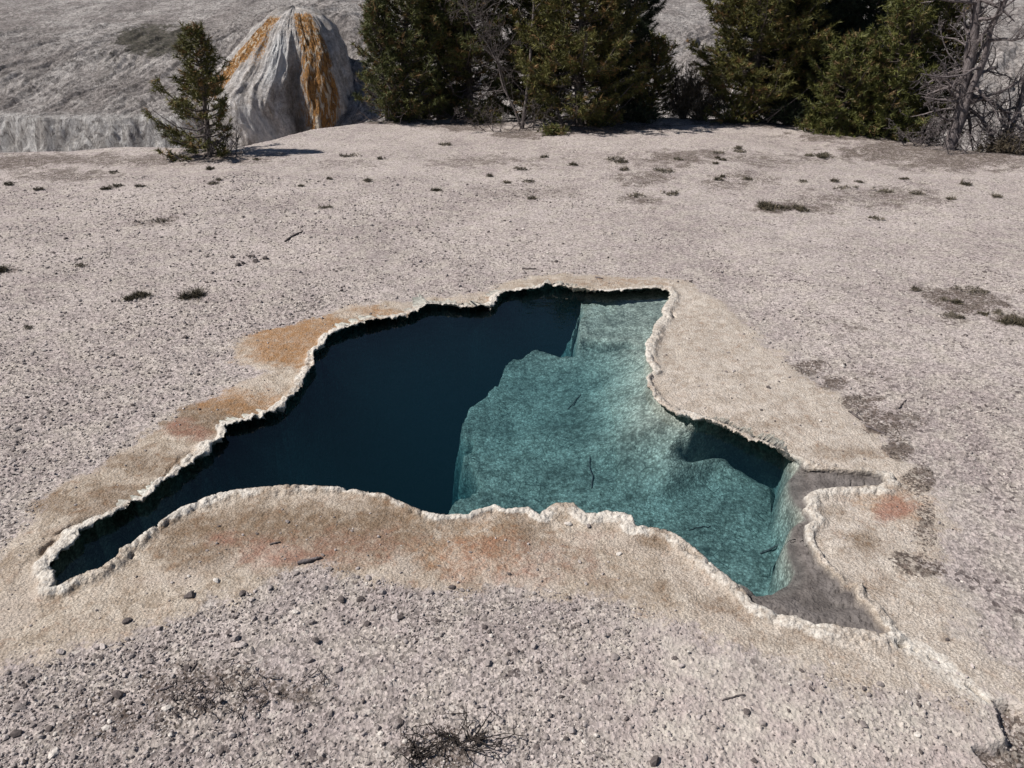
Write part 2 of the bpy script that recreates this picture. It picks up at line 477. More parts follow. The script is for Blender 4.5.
    g1 = np.clip(1 - (a1 / (0.18 + 0.3 * (r1 - .7))) ** 2, 0, 1) ** .5 * (r1 > 0.78) * 0.007 * (0.3 + r1)
    g2 = np.clip(1 - (a2 / 0.6) ** 2, 0, 1) ** .5 * (r2 > 0.35) * 0.0035
    farg = 1 - .3 * sstep(4, 9, y[v])
    patch = 0.35 + 1.1 * sstep(-.15, .2, fbm(x[v] * 1.2, y[v] * 1.2, 3, 45))
    dz = (g1 * patch * farg + g2 + 0.018 * fbm(x[v] * 5, y[v] * 5, 4, 46) * farg) * grv[v]
    zall = z.copy(); zall[v] += dz
    zfull = z.copy(); zfull[v] = zall[v]
    zout = zfull[idx]
    zz = np.where(out, zout * sstep(0.0, 0.25, d) + zo, zi)
    z = zfull; z[idx] = zz; x[idx] = xs; y[idx] = ysn

    # pits in the lower right crust
    LIT_SHADE = np.zeros(x.shape)
    for k, P in enumerate(PITS):
        m = (x > P[:, 0].min() - .2) & (x < P[:, 0].max() + .2) & (y > P[:, 1].min() - .2) & (y < P[:, 1].max() + .2)
        q = np.nonzero(m)[0]
        dp, _, _ = sdf(x[q] + wx[q], y[q] + wyy[q], P)
        if k == 0:
            dep = 0.055 * sstep(0.0, .035, -dp) + 0.035 * (fbm(x[q] * 10, y[q] * 10, 5, 91, .55)) * sstep(0, .05, -dp)
            LIT_SHADE[q] = np.maximum(LIT_SHADE[q], 0.8 * sstep(0, 0.03, -dp))  # largest pit tinted dark inside its outline
        else:
            dep = 0.10 * sstep(-0.004, .012, -dp)
        z[q] -= dep

    # stains (which colour the crust has where), zones
    st = [np.zeros(x.shape) for _ in range(3)]
    v2 = np.nonzero((AP > 0.01) & (D > -0.02))[0]
    for k in range(3):
        st[k][v2] = blobs(x[v2], y[v2], STAINS, k, 50 + k)
    v3 = np.nonzero((y > 1.2) & (y < 17) & (D > 0))[0]
    LIT_SHADE[v3] = np.maximum(LIT_SHADE[v3], blobs(x[v3], y[v3], LITTER_SHADE, None, 58))
    seg = W2([(884, 634), (915, 652), (945, 672), (985, 701)])
    mm = np.nonzero((x > seg[:, 0].min() - .4) & (x < seg[:, 0].max() + .4) & (y > seg[:, 1].min() - .4) & (y < seg[:, 1].max() + .4) & (D > 0))[0]
    dsg, _, _ = sdf(x[mm], y[mm], np.vstack([seg, seg[::-1]]))
    RIM[mm] = np.maximum(RIM[mm], .85 * (1 - sstep(.01, .11, np.abs(dsg) + .10 * fbm(x[mm] * 9, y[mm] * 9, 4, 190))))
    LIT_SHADE = np.minimum(LIT_SHADE * (1 + .3 * sstep(5.5, 8, y)), .88) * (1 - RIM)
    WET = np.zeros(x.shape); WET[idx] = np.where(d < 0, sstep(0.0, 0.03, -d), 0)
    SHF = np.zeros(x.shape); SHF[idx] = np.where(d < 0, 1 - sstep(0, 0.03, ds), 0)
    dpale, _, _ = sdf(x[v3], y[v3], PALE)
    PL = np.zeros(x.shape); PL[v3] = 1 - sstep(-.25, .25, dpale + .5 * fbm(x[v3] * 2, y[v3] * 2, 3, 59))
    PL[v3] = np.maximum(PL[v3], AP[v3] * sstep(at(600, 400)[0], at(720, 400)[0], x[v3] + .5 * fbm(x[v3] * 3, y[v3] * 3, 4, 60)))
    BD = np.clip(D, 0, 1.0)
    V = np.stack([x, y, z], 1)
    f = grid_faces(*shape)
    o = mesh_np('ground', V, f, np.full(len(f), 4), mat, True,
                {'zone': np.stack([RIM, AP, LIT_SHADE], 1), 'stain': np.stack(st, 1), 'pool': np.stack([WET, SHF, PL], 1), 'reach': np.stack([BD, BD, BD], 1)})
    o['kind'] = 'structure'
    return o


def ground_mat():
    t = NT('ground')
    rim, apr, lit_shade = t.attr('zone', 1)
    brown, orange, red = t.attr('stain', 1)
    wet, shelf, pale = t.attr('pool', 1)
    # gravel: every pebble has its own tone
    v = t.n('ShaderNodeTexVoronoi'); v.inputs['Scale'].default_value = 75
    t.l(t.co, v.inputs['Vector'])
    sp_ = t.n('ShaderNodeSeparateColor'); t.l(v.outputs['Color'], sp_.inputs[0])
    v2 = t.n('ShaderNodeTexVoronoi'); v2.inputs['Scale'].default_value = 46
    t.l(t.co, v2.inputs['Vector'])
    sp2 = t.n('ShaderNodeSeparateColor'); t.l(v2.outputs['Color'], sp2.inputs[0])
    big = t.noise(0.9, 4, .6)
    mid = t.noise(5, 5, .65)
    fine = t.noise(160, 3, .6)
    g = t.mix(t.rng(big, .35, .65), (.28, .24, .23), (.37, .325, .308))
    g = t.mix(t.rng(mid, .40, .66), g, (.35, .312, .282))
    g = t.gain(g, t.rng(sp_.outputs[0], 0, 1, .52, 1.40, False))
    g = t.mix(t.math('MULTIPLY', t.rng(sp2.outputs[0], .90, .94), t.rng(t.noise(2.2, 4, .65), .42, .6)), g, (.10, .083, .080))
    g = t.mix(t.rng(sp2.outputs[1], .94, .97), g, (.42, .38, .35))
    g = t.mix(t.math('MULTIPLY', pale, .75), g, t.gain(t.mix(t.rng(mid, .35, .65), (.40, .34, .32), (.47, .43, .38)), t.rng(sp_.outputs[1], 0, 1, .75, 1.2, False)))
    # crust apron
    streak = t.noise(9, 6, .7, dist=1.2)
    a = t.mix(t.rng(streak, .33, .66), (.255, .205, .158), (.44, .385, .325))
    a = t.mix(t.rng(t.noise(3, 4, .6), .45, .65), a, (.39, .335, .285))
    a = t.mix(t.math('MULTIPLY', pale, .6), a, t.mix(t.rng(t.noise(14, 6, .75), .36, .62), (.33, .285, .245), (.51, .465, .42)))
    n2 = t.noise(22, 5, .7)
    reach = t.attr('reach', 1)[0]
    wob = t.math('ADD', t.math('MULTIPLY', reach, 3.2), t.math('MULTIPLY', t.noise(3.4, 7, .72), 4.2))
    cmb = t.n('ShaderNodeCombineXYZ'); t.l(wob, cmb.inputs[0])
    band = t.noise(2.2, 4, .7, co=cmb.outputs[0])
    a = t.mix(t.math('MULTIPLY', t.rng(band, .46, .64, 0, .6), t.rng(t.noise(3.7, 5, .7), .42, .6)), a, (.245, .190, .142))
    a = t.mix(t.rng(band, .47, .34, 0, .6), a, (.50, .45, .385))
    thin = t.math('ABSOLUTE', t.math('SUBTRACT', band, .48))
    a = t.mix(t.math('MULTIPLY', t.rng(thin, .0, .010, .30, 0), t.rng(t.noise(6, 4, .7), .45, .6)), a, (.12, .092, .07))
    stn = t.noise(13, 8, .78, dist=.6)
    a = t.mix(t.math('MULTIPLY', t.rng(t.math('ADD', brown, t.math('MULTIPLY', t.math('SUBTRACT', stn, .5), 1.7)), .0, .9, 0, 1.0), t.rng(n2, .28, .62, .45, 1)), a, (.165, .118, .080))
    a = t.mix(t.math('MULTIPLY', t.rng(t.math('ADD', orange, t.math('MULTIPLY', t.math('SUBTRACT', stn, .5), 1.7)), .0, .9, 0, 0.95), t.rng(n2, .28, .62, .45, 1)), a, (.27, .150, .070))
    a = t.mix(t.math('MULTIPLY', t.rng(t.math('ADD', red, t.math('MULTIPLY', t.math('SUBTRACT', stn, .5), 1.7)), .0, .9, 0, 0.75), t.rng(n2, .28, .62, .45, 1)), a, (.25, .125, .095))
    a = t.gain(a, t.rng(fine, .3, .7, .6, 1.35))
    speck = t.voro(120)
    a = t.mix(t.rng(t.noise(95, 2), .66, .72, 0, .7), a, (.12, .09, .07))
    col = t.mix(t.rng(t.math('ADD', apr, t.math('MULTIPLY', t.math('SUBTRACT', t.noise(26, 7, .8), .5), 2.6)), .2, .8), g, a)
    # white nodular rim
    r = t.mix(t.rng(t.noise(40, 5, .7), .35, .65), (.40, .36, .315), (.58, .545, .495))
    r = t.mix(t.rng(t.noise(110, 2), .64, .70, 0, .8), r, (.17, .14, .11))
    col = t.mix(t.rng(t.math('ADD', rim, t.math('MULTIPLY', t.math('SUBTRACT', t.noise(28, 7, .8), .5), 1.6)), .25, .75), col, r)
    # litter and duff, also painting dark shade under the trees
    v3 = t.n('ShaderNodeTexVoronoi'); v3.inputs['Scale'].default_value = 85
    t.l(t.n('ShaderNodeVectorMath', operation='ADD').outputs[0], v3.inputs['Vector'])
    wv = v3.inputs['Vector'].links[0].from_node
    nz = t.n('ShaderNodeTexNoise'); nz.inputs['Scale'].default_value = 60; nz.inputs['Detail'].default_value = 3
    t.l(t.co, nz.inputs['Vector'])
    sc_ = t.n('ShaderNodeVectorMath', operation='SCALE'); sc_.inputs['Scale'].default_value = .03
    t.l(nz.outputs['Color'], sc_.inputs[0]); t.l(t.co, wv.inputs[0]); t.l(sc_.outputs[0], wv.inputs[1])
    sp3 = t.n('ShaderNodeSeparateColor'); t.l(v3.outputs['Color'], sp3.inputs[0])
    flake = t.rng(t.math('SUBTRACT', t.math('MULTIPLY', lit_shade, .90), t.math('ADD', t.math('MULTIPLY', sp3.outputs[0], .80), t.math('MULTIPLY', t.noise(12, 5, .75), .62))), -.03, .05)
    lm = t.rng(t.math('ADD', lit_shade, t.math('MULTIPLY', t.math('SUBTRACT', t.noise(34, 8, .85), .5), 4.2)), .40, .95)
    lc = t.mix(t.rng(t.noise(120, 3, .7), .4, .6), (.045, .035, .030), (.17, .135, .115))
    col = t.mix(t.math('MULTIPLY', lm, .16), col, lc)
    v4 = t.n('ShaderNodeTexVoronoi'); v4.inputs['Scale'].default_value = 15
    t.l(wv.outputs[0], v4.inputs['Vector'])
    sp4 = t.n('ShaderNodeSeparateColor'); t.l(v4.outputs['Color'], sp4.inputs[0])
    fl2 = t.rng(t.math('SUBTRACT', t.math('MULTIPLY', lit_shade, .85), t.math('ADD', t.math('MULTIPLY', sp4.outputs[0], .9), t.math('MULTIPLY', t.noise(30, 5, .8), .6))), -.12, .10)
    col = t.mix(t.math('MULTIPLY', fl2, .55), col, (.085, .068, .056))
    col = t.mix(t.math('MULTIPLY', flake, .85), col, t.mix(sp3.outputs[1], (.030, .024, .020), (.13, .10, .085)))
    # pool floor and the shallow shelf
    fl = t.mix(t.rng(t.noise(26, 5, .75), .36, .62), (.22, .23, .20), (.50, .52, .47))
    fl = t.gain(fl, t.rng(t.voro(58), .05, .62, 1.25, .62, False))
    fl = t.gain(fl, t.rng(t.noise(3.2, 5, .7), .32, .66, .62, 1.2))
    fl = t.mix(t.rng(t.noise(15, 7, .8, dist=.8), .56, .66, 0, .75), fl, (.09, .10, .09))
    rg = t.math('ABSOLUTE', t.math('SUBTRACT', t.noise(4.2, 5, .65, dist=1.0), .5))
    fl = t.mix(t.math('MULTIPLY', t.rng(rg, 0, .014, .8, 0), t.rng(t.noise(2.5, 3, .6), .48, .6)), fl, (.05, .06, .055))
    crack = t.rng(t.voro(7.5, 'Distance', 'DISTANCE_TO_EDGE', co=None), 0.0, .035, 1, 0)
    crack = t.math('MULTIPLY', crack, t.rng(t.noise(4, 3, .6), .52, .62))
    fl = t.mix(t.math('MULTIPLY', crack, .85), fl, (.05, .06, .055))
    sf = t.mix(t.rng(t.noise(14, 6, .7), .35, .65), (.090, .080, .076), (.165, .148, .140))
    sf = t.mix(t.rng(t.noise(60, 4, .7), .62, .7), sf, (.05, .045, .045))
    fl = t.mix(shelf, fl, sf)
    col = t.mix(wet, col, fl)
    b = t.bump(t.voro(75), .008, .6)
    b = t.bump(t.noise(60, 6, .72), .016, .55, b)
    b = t.bump(fine, .006, .5, b)
    t.b.inputs['Specular IOR Level'].default_value = 0.1
    return t.done(col, b)


ground = build_ground(ground_mat())


# ------------------------------------------------------------------ water
def build_water():
    t = NT('spring_water')
    nt = t.t
    nt.nodes.remove(t.b)
    fr = t.n('ShaderNodeFresnel'); fr.inputs['IOR'].default_value = 1.33
    gl = t.n('ShaderNodeBsdfGlossy'); gl.inputs['Roughness'].default_value = 0.03
    tr = t.n('ShaderNodeBsdfTransparent')
    mx = t.n('ShaderNodeMixShader')
    b = t.bump(t.noise(7, 4, .6), .006, .35)
    t.l(b, gl.inputs['Normal']); t.l(b, fr.inputs['Normal'])
    t.l(fr.outputs[0], mx.inputs[0]); t.l(tr.outputs[0], mx.inputs[1]); t.l(gl.outputs[0], mx.inputs[2])
    t.l(mx.outputs[0], t.out.inputs['Surface'])
    va = t.n('ShaderNodeVolumeAbsorption')
    va.inputs['Color'].default_value = (.16, .53, .61, 1)
    va.inputs['Density'].default_value = 1.95
    vs = t.n('ShaderNodeVolumeScatter')
    vs.inputs['Color'].default_value = (.12, .50, .68, 1)
    vs.inputs['Density'].default_value = .085
    ad = t.n('ShaderNodeAddShader')
    t.l(va.outputs[0], ad.inputs[0]); t.l(vs.outputs[0], ad.inputs[1])
    t.l(ad.outputs[0], t.out.inputs['Volume'])
    # outline pushed 0.4 m under the banks
    P = POOL
    c = P.mean(0)
    hull = []
    for k in range(48):
        a = 2 * math.pi * k / 48
        dirv = np.array([math.cos(a), math.sin(a)])
        hull.append(c + dirv * (((P - c) @ dirv).max() + 0.35))
    n = len(hull)
    V = [(x, y, WATER_Z) for x, y in hull] + [(x, y, -6.0) for x, y in hull]
    f = list(range(n)) + list(range(2 * n - 1, n - 1, -1))
    lt = [n, n]
    for i in range(n):
        j = (i + 1) % n
        f += [i, i + n, j + n, j]; lt.append(4)
    o = mesh_np('spring_water', V, f, lt, t.m)
    o['kind'] = 'structure'
    return o


build_water()


# ------------------------------------------------------------------ hill across the river and the streaked mound
CLIFF_X = -8.2


def build_hill():
    ys = np.concatenate([np.linspace(18.9, 19.9, 12), np.linspace(19.93, 20.5, 46), np.linspace(20.54, 30, 230), np.linspace(30.1, 60, 110), np.geomspace(61, 420, 40)])
    xs = np.concatenate([-np.geomspace(150, 18, 30), np.linspace(-17.5, 19, 640), np.geomspace(19.5, 150, 30)])
    X, Y = np.meshgrid(xs, ys)
    sh = X.shape
    x, y = X.ravel(), Y.ravel()
    front = 0.5 * fbm(x * 0.5, x * 0 + 1, 3, 101) + 0.05 * fbm(x * 3, x * 0, 3, 102) + .15 * fbm(x * 1.1, x * 0, 2, 112)
    yy = y + front + .16 * fbm(x * 2.6, y * 7, 4, 113, .6) * (y < 20.9)
    cl = 1 - sstep(CLIFF_X - .3, CLIFF_X + .8, x)
    z0 = np.interp(yy, [18.6, 20.1, 22, 24.2, 27, 31, 36, 60, 120, 420], [-1.9, -1.75, -.45, .45, 1.0, 1.5, 2.0, 5.0, 22, 90])
    zc = np.interp(yy, [18.6, 20.05, 20.34, 20.9, 24.0, 27, 31, 36, 60, 120, 420], [-1.9, -1.70, -.80, -.66, .45, 1.0, 1.5, 2.0, 5.0, 22, 90])
    z = zc * cl + z0 * (1 - cl)
    steep = sstep(20.2, 21.2, yy) * (1 - .75 * sstep(23, 28, yy))
    # gullies run down the face
    sk = x - 0.55 * (yy - 20) + 1.1 * fbm(x * .8, y * .8, 3, 103)
    gul = fbm(sk * 2.2, y * .35, 5, 104, .6)
    z = z + steep * (0.5 * gul * (.4 + sstep(-.2, .3, fbm(x * .5, y * .5, 3, 111))) + 0.22 * fbm(sk * 7, y * 1.2, 4, 105, .6)) + 0.10 * fbm(x * 2.3, y * 2.3, 5, 106, .65) * sstep(20, 21, yy)
    z = z + 1.0 * np.exp(-((x + 5.5) / 2.6) ** 2) * sstep(22.3, 24.6, yy) * (1 - sstep(26, 34, yy))
    z = z + sstep(24, 30, yy) * 0.5 * fbm(x * .3, y * .3, 4, 107)
    z = z + cl * (1 - sstep(20.3, 20.6, yy)) * 0.16 * fbm(x * 3.5, y * 3, 5, 108, .65)
    WHITE = cl * sstep(-1.8, -1.6, z) * (1 - sstep(-.82, -.68, z)) * (yy < 20.9)
    u, v = pix(x, y, z)
    VEG = 1.3 * (1 - sstep(.4, 1.2, np.hypot((u - 155) / 52, (v - 40) / 20) + 1.0 * fbm(x * 1.3, y * 1.3, 4, 109)))
    VEG = np.maximum(VEG, .5 * (1 - sstep(.4, 1.2, np.hypot((u - 105) / 22, (v - 62) / 30) + 1.2 * fbm(x * 1.3, y * 1.3, 4, 110))))
    GUL = np.clip(-gul * 2.4, 0, 1) * steep
    f = grid_faces(*sh)
    t = NT('hill')
    wh, veg, gu = t.attr('zone', 1)
    a = t.mix(t.rng(t.noise(.7, 6, .65), .35, .65), (.34, .305, .29), (.60, .56, .535))
    a = t.mix(t.rng(t.noise(4, 6, .75), .48, .62, 0, .8), a, (.30, .275, .26))
    a = t.gain(a, t.rng(t.noise(9, 7, .8), .3, .7, .5, 1.45))
    a = t.mix(t.math('MULTIPLY', gu, .35), a, (.20, .17, .16))
    st = t.noise(2.4, 7, .75, co=t.scaled(1.4, 1.4, .45), dist=.8)
    w = t.mix(t.rng(st, .38, .62), (.42, .395, .375), (.78, .76, .74))
    a = t.mix(wh, a, w)
    gv = t.mix(t.rng(t.noise(9, 4, .7), .4, .6), (.035, .036, .020), (.10, .09, .062))
    a = t.mix(t.rng(t.math('ADD', veg, t.math('MULTIPLY', t.math('SUBTRACT', t.noise(5, 7, .8), .5), 4.0)), .45, 1.1, 0, .85), a, gv)
    ridge = t.math('ABSOLUTE', t.math('SUBTRACT', t.noise(1.9, 6, .65, co=t.scaled(1.5, .8, .55), dist=1.4), .5))
    a = t.mix(t.rng(ridge, .0, .035, .7, 0), a, (.10, .088, .082))
    ridge2 = t.math('ABSOLUTE', t.math('SUBTRACT', t.noise(5.5, 6, .7, co=t.scaled(1.4, .9, .7), dist=1.0), .5))
    a = t.mix(t.rng(ridge2, .0, .03, .5, 0), a, (.13, .115, .107))
    b = t.bump(t.noise(3.5, 8, .75), .30, 1.0)
    b = t.bump(t.noise(22, 5, .75), .05, .9, b)
    o = mesh_np('hill', np.stack([x, y, z], 1), f, np.full(len(f), 4), t.done(a, b), True, {'zone': np.stack([WHITE, VEG, GUL], 1)})
    o['kind'] = 'structure'


build_hill()


def build_mound():
    cx, Y0 = -5.95, 22.2
    base, top = -1.95, 1.68
    nt_, na = 190, 520
    prof_t = np.array([0, .02, .06, .14, .28, .45, .62, .8, 1.0])
    prof_r = np.array([0.02, .40, .68, .98, 1.30, 1.54, 1.68, 1.80, 1.95])
    tt = np.linspace(0, 1, nt_) ** 1.2
    an = np.linspace(0, 2 * np.pi, na, endpoint=False)
    T, A = np.meshgrid(tt, an, indexing='ij')
    n = 1.5 * np.pi
    ang = A - n
    r = 1.06 * np.interp(T, prof_t, prof_r)
    ca, sa = np.cos(A), np.sin(A)
    r = r * np.where(ca < 0, 1 + .42 * sstep(.1, .7, T) * (-ca), 1 - .10 * sstep(.2, .8, T) * ca)
    wa = ang + .22 * fbm(T * 3.5, A * 1.5, 3, 206) * (.4 + T)
    gro = fbm(wa * 4.5, T * 2.2, 4, 201, .55)
    gro2 = fbm(wa * 15, T * 5, 4, 202, .6)
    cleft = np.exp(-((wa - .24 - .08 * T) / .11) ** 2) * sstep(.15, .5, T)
    bulL = np.exp(-((wa + .25) / .42) ** 2 - ((T - .62) / .30) ** 2) * .30
    bulR = np.exp(-((wa - .66) / .34) ** 2) * sstep(.08, .38, T) * .20
    r = r * (1 + .22 * gro * sstep(0, .2, T)) + .10 * gro2 * sstep(0, .15, T) - .34 * cleft + bulL + bulR
    x = cx + .30 * (1 - sstep(0, .5, T)) + r * ca
    y = Y0 + r * sa * .95
    z = top + (base - top) * T + .14 * fbm(x * 1.5, A * 3 + T * 5, 4, 203) + .06 * fbm(wa * 11, T * 14, 4, 205)
    wob = .13 * fbm(T * 6, A * 3, 4, 204)
    q = wa + wob
    wid = np.interp(T, [0, .08, .3, .6, 1], [.5, .34, .32, .28, .22])
    OR = (1 - sstep(.5, 1.2, np.abs(q - np.interp(T, [0, .2, 1], [.50, .60, .62])) / wid)) * sstep(.02, .06, T) * np.interp(T, [0, .5, 1], [1, .95, .62])
    wl = np.interp(T, [0, .1, .3, .6], [.4, .26, .24, .16])
    OR = np.maximum(OR, 1.0 * (1 - sstep(.5, 1.25, np.abs(q + np.interp(T, [0, .15, .5, .7], [.45, .58, .85, 1.0])) / wl)) * (1 - sstep(.42, .70, T)) * sstep(.03, .08, T))
    OR = np.maximum(OR, .6 * (1 - sstep(.4, 1.2, np.abs(q + .36) / .12)) * (1 - sstep(.22, .42, T)) * sstep(.05, .1, T))
    WH = (1 - sstep(.6, 1.1, np.hypot((q + .02) / .19, (T - .31) / .17)))
    WH = np.maximum(WH, .7 * (1 - sstep(.6, 1.1, np.hypot((q + .22) / .20, (T - .76) / .18))))
    WH = np.maximum(WH, .9 * (1 - sstep(.5, 1.1, np.hypot((q - .76) / .07, (T - .42) / .13))))
    WH = np.maximum(WH, .6 * (1 - sstep(.5, 1.1, np.hypot((q - .55) / .12, (T - .75) / .2))))
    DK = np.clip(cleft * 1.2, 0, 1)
    V = np.stack([x, y, z], -1).reshape(-1, 3)
    i = np.arange(nt_ - 1)[:, None] * na + np.arange(na)[None, :]
    j = np.arange(nt_ - 1)[:, None] * na + (np.arange(na)[None, :] + 1) % na
    f = np.stack([i, i + na, j + na, j], -1).reshape(-1, 4)
    t = NT('mineral_mound')
    orr, wh, dk = t.attr('zone', 1)
    streak = t.noise(4.0, 7, .72, co=t.scaled(2.2, 2.2, .5), dist=1.0)
    fine = t.noise(13, 6, .72, co=t.scaled(2, 2, .38), dist=.6)
    blot = t.noise(3.2, 6, .75)
    a = t.mix(t.rng(blot, .36, .64), (.38, .345, .32), (.64, .61, .59))
    a = t.mix(t.rng(streak, .54, .68, 0, .7), a, (.30, .25, .19))
    a = t.gain(a, t.rng(t.noise(12, 6, .78), .3, .7, .65, 1.3))
    a = t.mix(t.math('MULTIPLY', wh, t.rng(fine, .3, .6, .5, 1), True), a, (.66, .66, .66))
    oc = t.mix(t.rng(fine, .40, .58), (.13, .065, .026), (.44, .225, .075))
    oc = t.mix(t.rng(streak, .50, .60), oc, (.62, .54, .43))
    a = t.mix(t.rng(t.math('ADD', orr, t.math('MULTIPLY', t.math('SUBTRACT', fine, .5), 2.6)), .32, .68), a, oc)
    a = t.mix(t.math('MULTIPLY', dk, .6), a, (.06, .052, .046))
    b = t.bump(streak, .20, .9)
    b = t.bump(t.noise(10, 7, .75), .08, .8, b)
    o = mesh_np('mineral_mound', V, f, np.full(len(f), 4), t.done(a, b), True, {'zone': np.stack([OR, WH, DK], -1).reshape(-1, 3)})
    tag(o, 'rounded grey sinter mound streaked with orange mineral runoff behind the ledge', 'mineral mound')


build_mound()

# ------------------------------------------------------------------ plants: tubes and needles
class Tubes:
    def __init__(s):
        s.v, s.f, s.n = [], [], 0

    def add(s, pts, radii, sides=5):
        pts = np.asarray(pts, float)
        k = len(pts)
        d = np.gradient(pts, axis=0)
        d /= np.linalg.norm(d, axis=1)[:, None] + 1e-9
        ref = np.array([0, 0, 1.0]) if abs(d[0][2]) < .9 else np.array([1.0, 0, 0])
        a = np.cross(d, ref); a /= np.linalg.norm(a, axis=1)[:, None] + 1e-9
        b = np.cross(d, a)
        th = np.arange(sides) * 2 * np.pi / sides
        ring = (np.cos(th)[None, :, None] * a[:, None] + np.sin(th)[None, :, None] * b[:, None]) * np.asarray(radii)[:, None, None] + pts[:, None]
        s.v.append(ring.reshape(-1, 3))
        i = (np.arange(k - 1)[:, None] * sides + np.arange(sides)[None]) + s.n
        j = (np.arange(k - 1)[:, None] * sides + (np.arange(sides)[None] + 1) % sides) + s.n
        s.f.append(np.stack([i, j, j + sides, i + sides], -1).reshape(-1, 4))
        s.n += k * sides

    def build(s, name, mat, parent=None):
        f = np.concatenate(s.f)
        return mesh_np(name, np.concatenate(s.v), f, np.full(len(f), 4), mat, True, None, parent)


def bark_mat(name, c1, c2):
    t = NT(name); t.objco()
    a = t.mix(t.rng(t.noise(14, 5, .7, co=t.scaled(3, 3, 1)), .35, .65), c1, c2)
    return t.done(a, t.bump(t.noise(40, 4, .7), .02, .6))


def leaf_mat(name, dark, light, dry=None):
    t = NT(name)
    c = t.attr('tone', 1)
    a = t.mix(c[0], dark, light)
    if dry: a = t.mix(t.rng(c[1], .80, .92), a, dry)
    t.b.inputs['Roughness'].default_value = .6
    t.b.inputs['Specular IOR Level'].default_value = .25
    return t.done(a)


BARK = bark_mat('pine_bark', (.055, .045, .040), (.14, .115, .10))
DEADWOOD = bark_mat('dead_wood', (.075, .062, .062), (.19, .165, .163))
DARKWOOD = bark_mat('dark_dead_wood', (.05, .042, .040), (.13, .11, .105))
GREEN = leaf_mat('pine_needles', (.030, .040, .014), (.115, .118, .034), (.16, .095, .04))
OLIVE = leaf_mat('olive_pine_needles', (.036, .041, .013), (.140, .130, .034), (.17, .10, .04))
DEEPG = leaf_mat('dark_pine_needles', (.018, .026, .015), (.055, .072, .036), (.05, .045, .03))
PALEGRASS = leaf_mat('pale_dry_grass', (.055, .048, .036), (.20, .17, .13))
BRIGHT = leaf_mat('bright_pine_needles', (.034, .042, .012), (.130, .132, .034), (.15, .10, .045))
BROWN = leaf_mat('brown_twig_foliage', (.040, .032, .020), (.12, .095, .065))
DRYGRASS = leaf_mat('dry_grass_blades', (.030, .027, .018), (.115, .095, .062))


def needles(tips, dirs, n, length, width, spread=1.0, seed=0):
    """bursts of thin needle blades: n per tip, pointing round its shoot's direction"""
    g = np.random.default_rng(seed)
    m = len(tips)
    tips = np.repeat(np.asarray(tips), n, 0); dirs = np.repeat(np.asarray(dirs), n, 0)
    k = len(tips)
    d = dirs * g.uniform(.35, 1.0, (k, 1)) + g.normal(0, .55 * spread, (k, 3))
    d /= np.linalg.norm(d, axis=1)[:, None] + 1e-9
    off = dirs * g.uniform(-1.0, .25, (k, 1)) * length
    L = length * g.uniform(.6, 1.25, (k, 1))
    side = np.cross(d, g.normal(0, 1, (k, 3))); side /= np.linalg.norm(side, axis=1)[:, None] + 1e-9
    p = tips + off
    w = width * g.uniform(.7, 1.3, (k, 1))
    V = np.stack([p - side * w * .5, p + side * w * .5, p + d * L], 1).reshape(-1, 3)
    tone = np.repeat(g.uniform(0, 1, m) ** 1.3, n)
    tone = np.clip(tone * .75 + g.uniform(0, .35, k), 0, 1)
    dry = np.repeat(g.uniform(0, 1, m), n)
    att = np.repeat(np.stack([tone, dry, dry], 1), 3, 0)
    return V, att


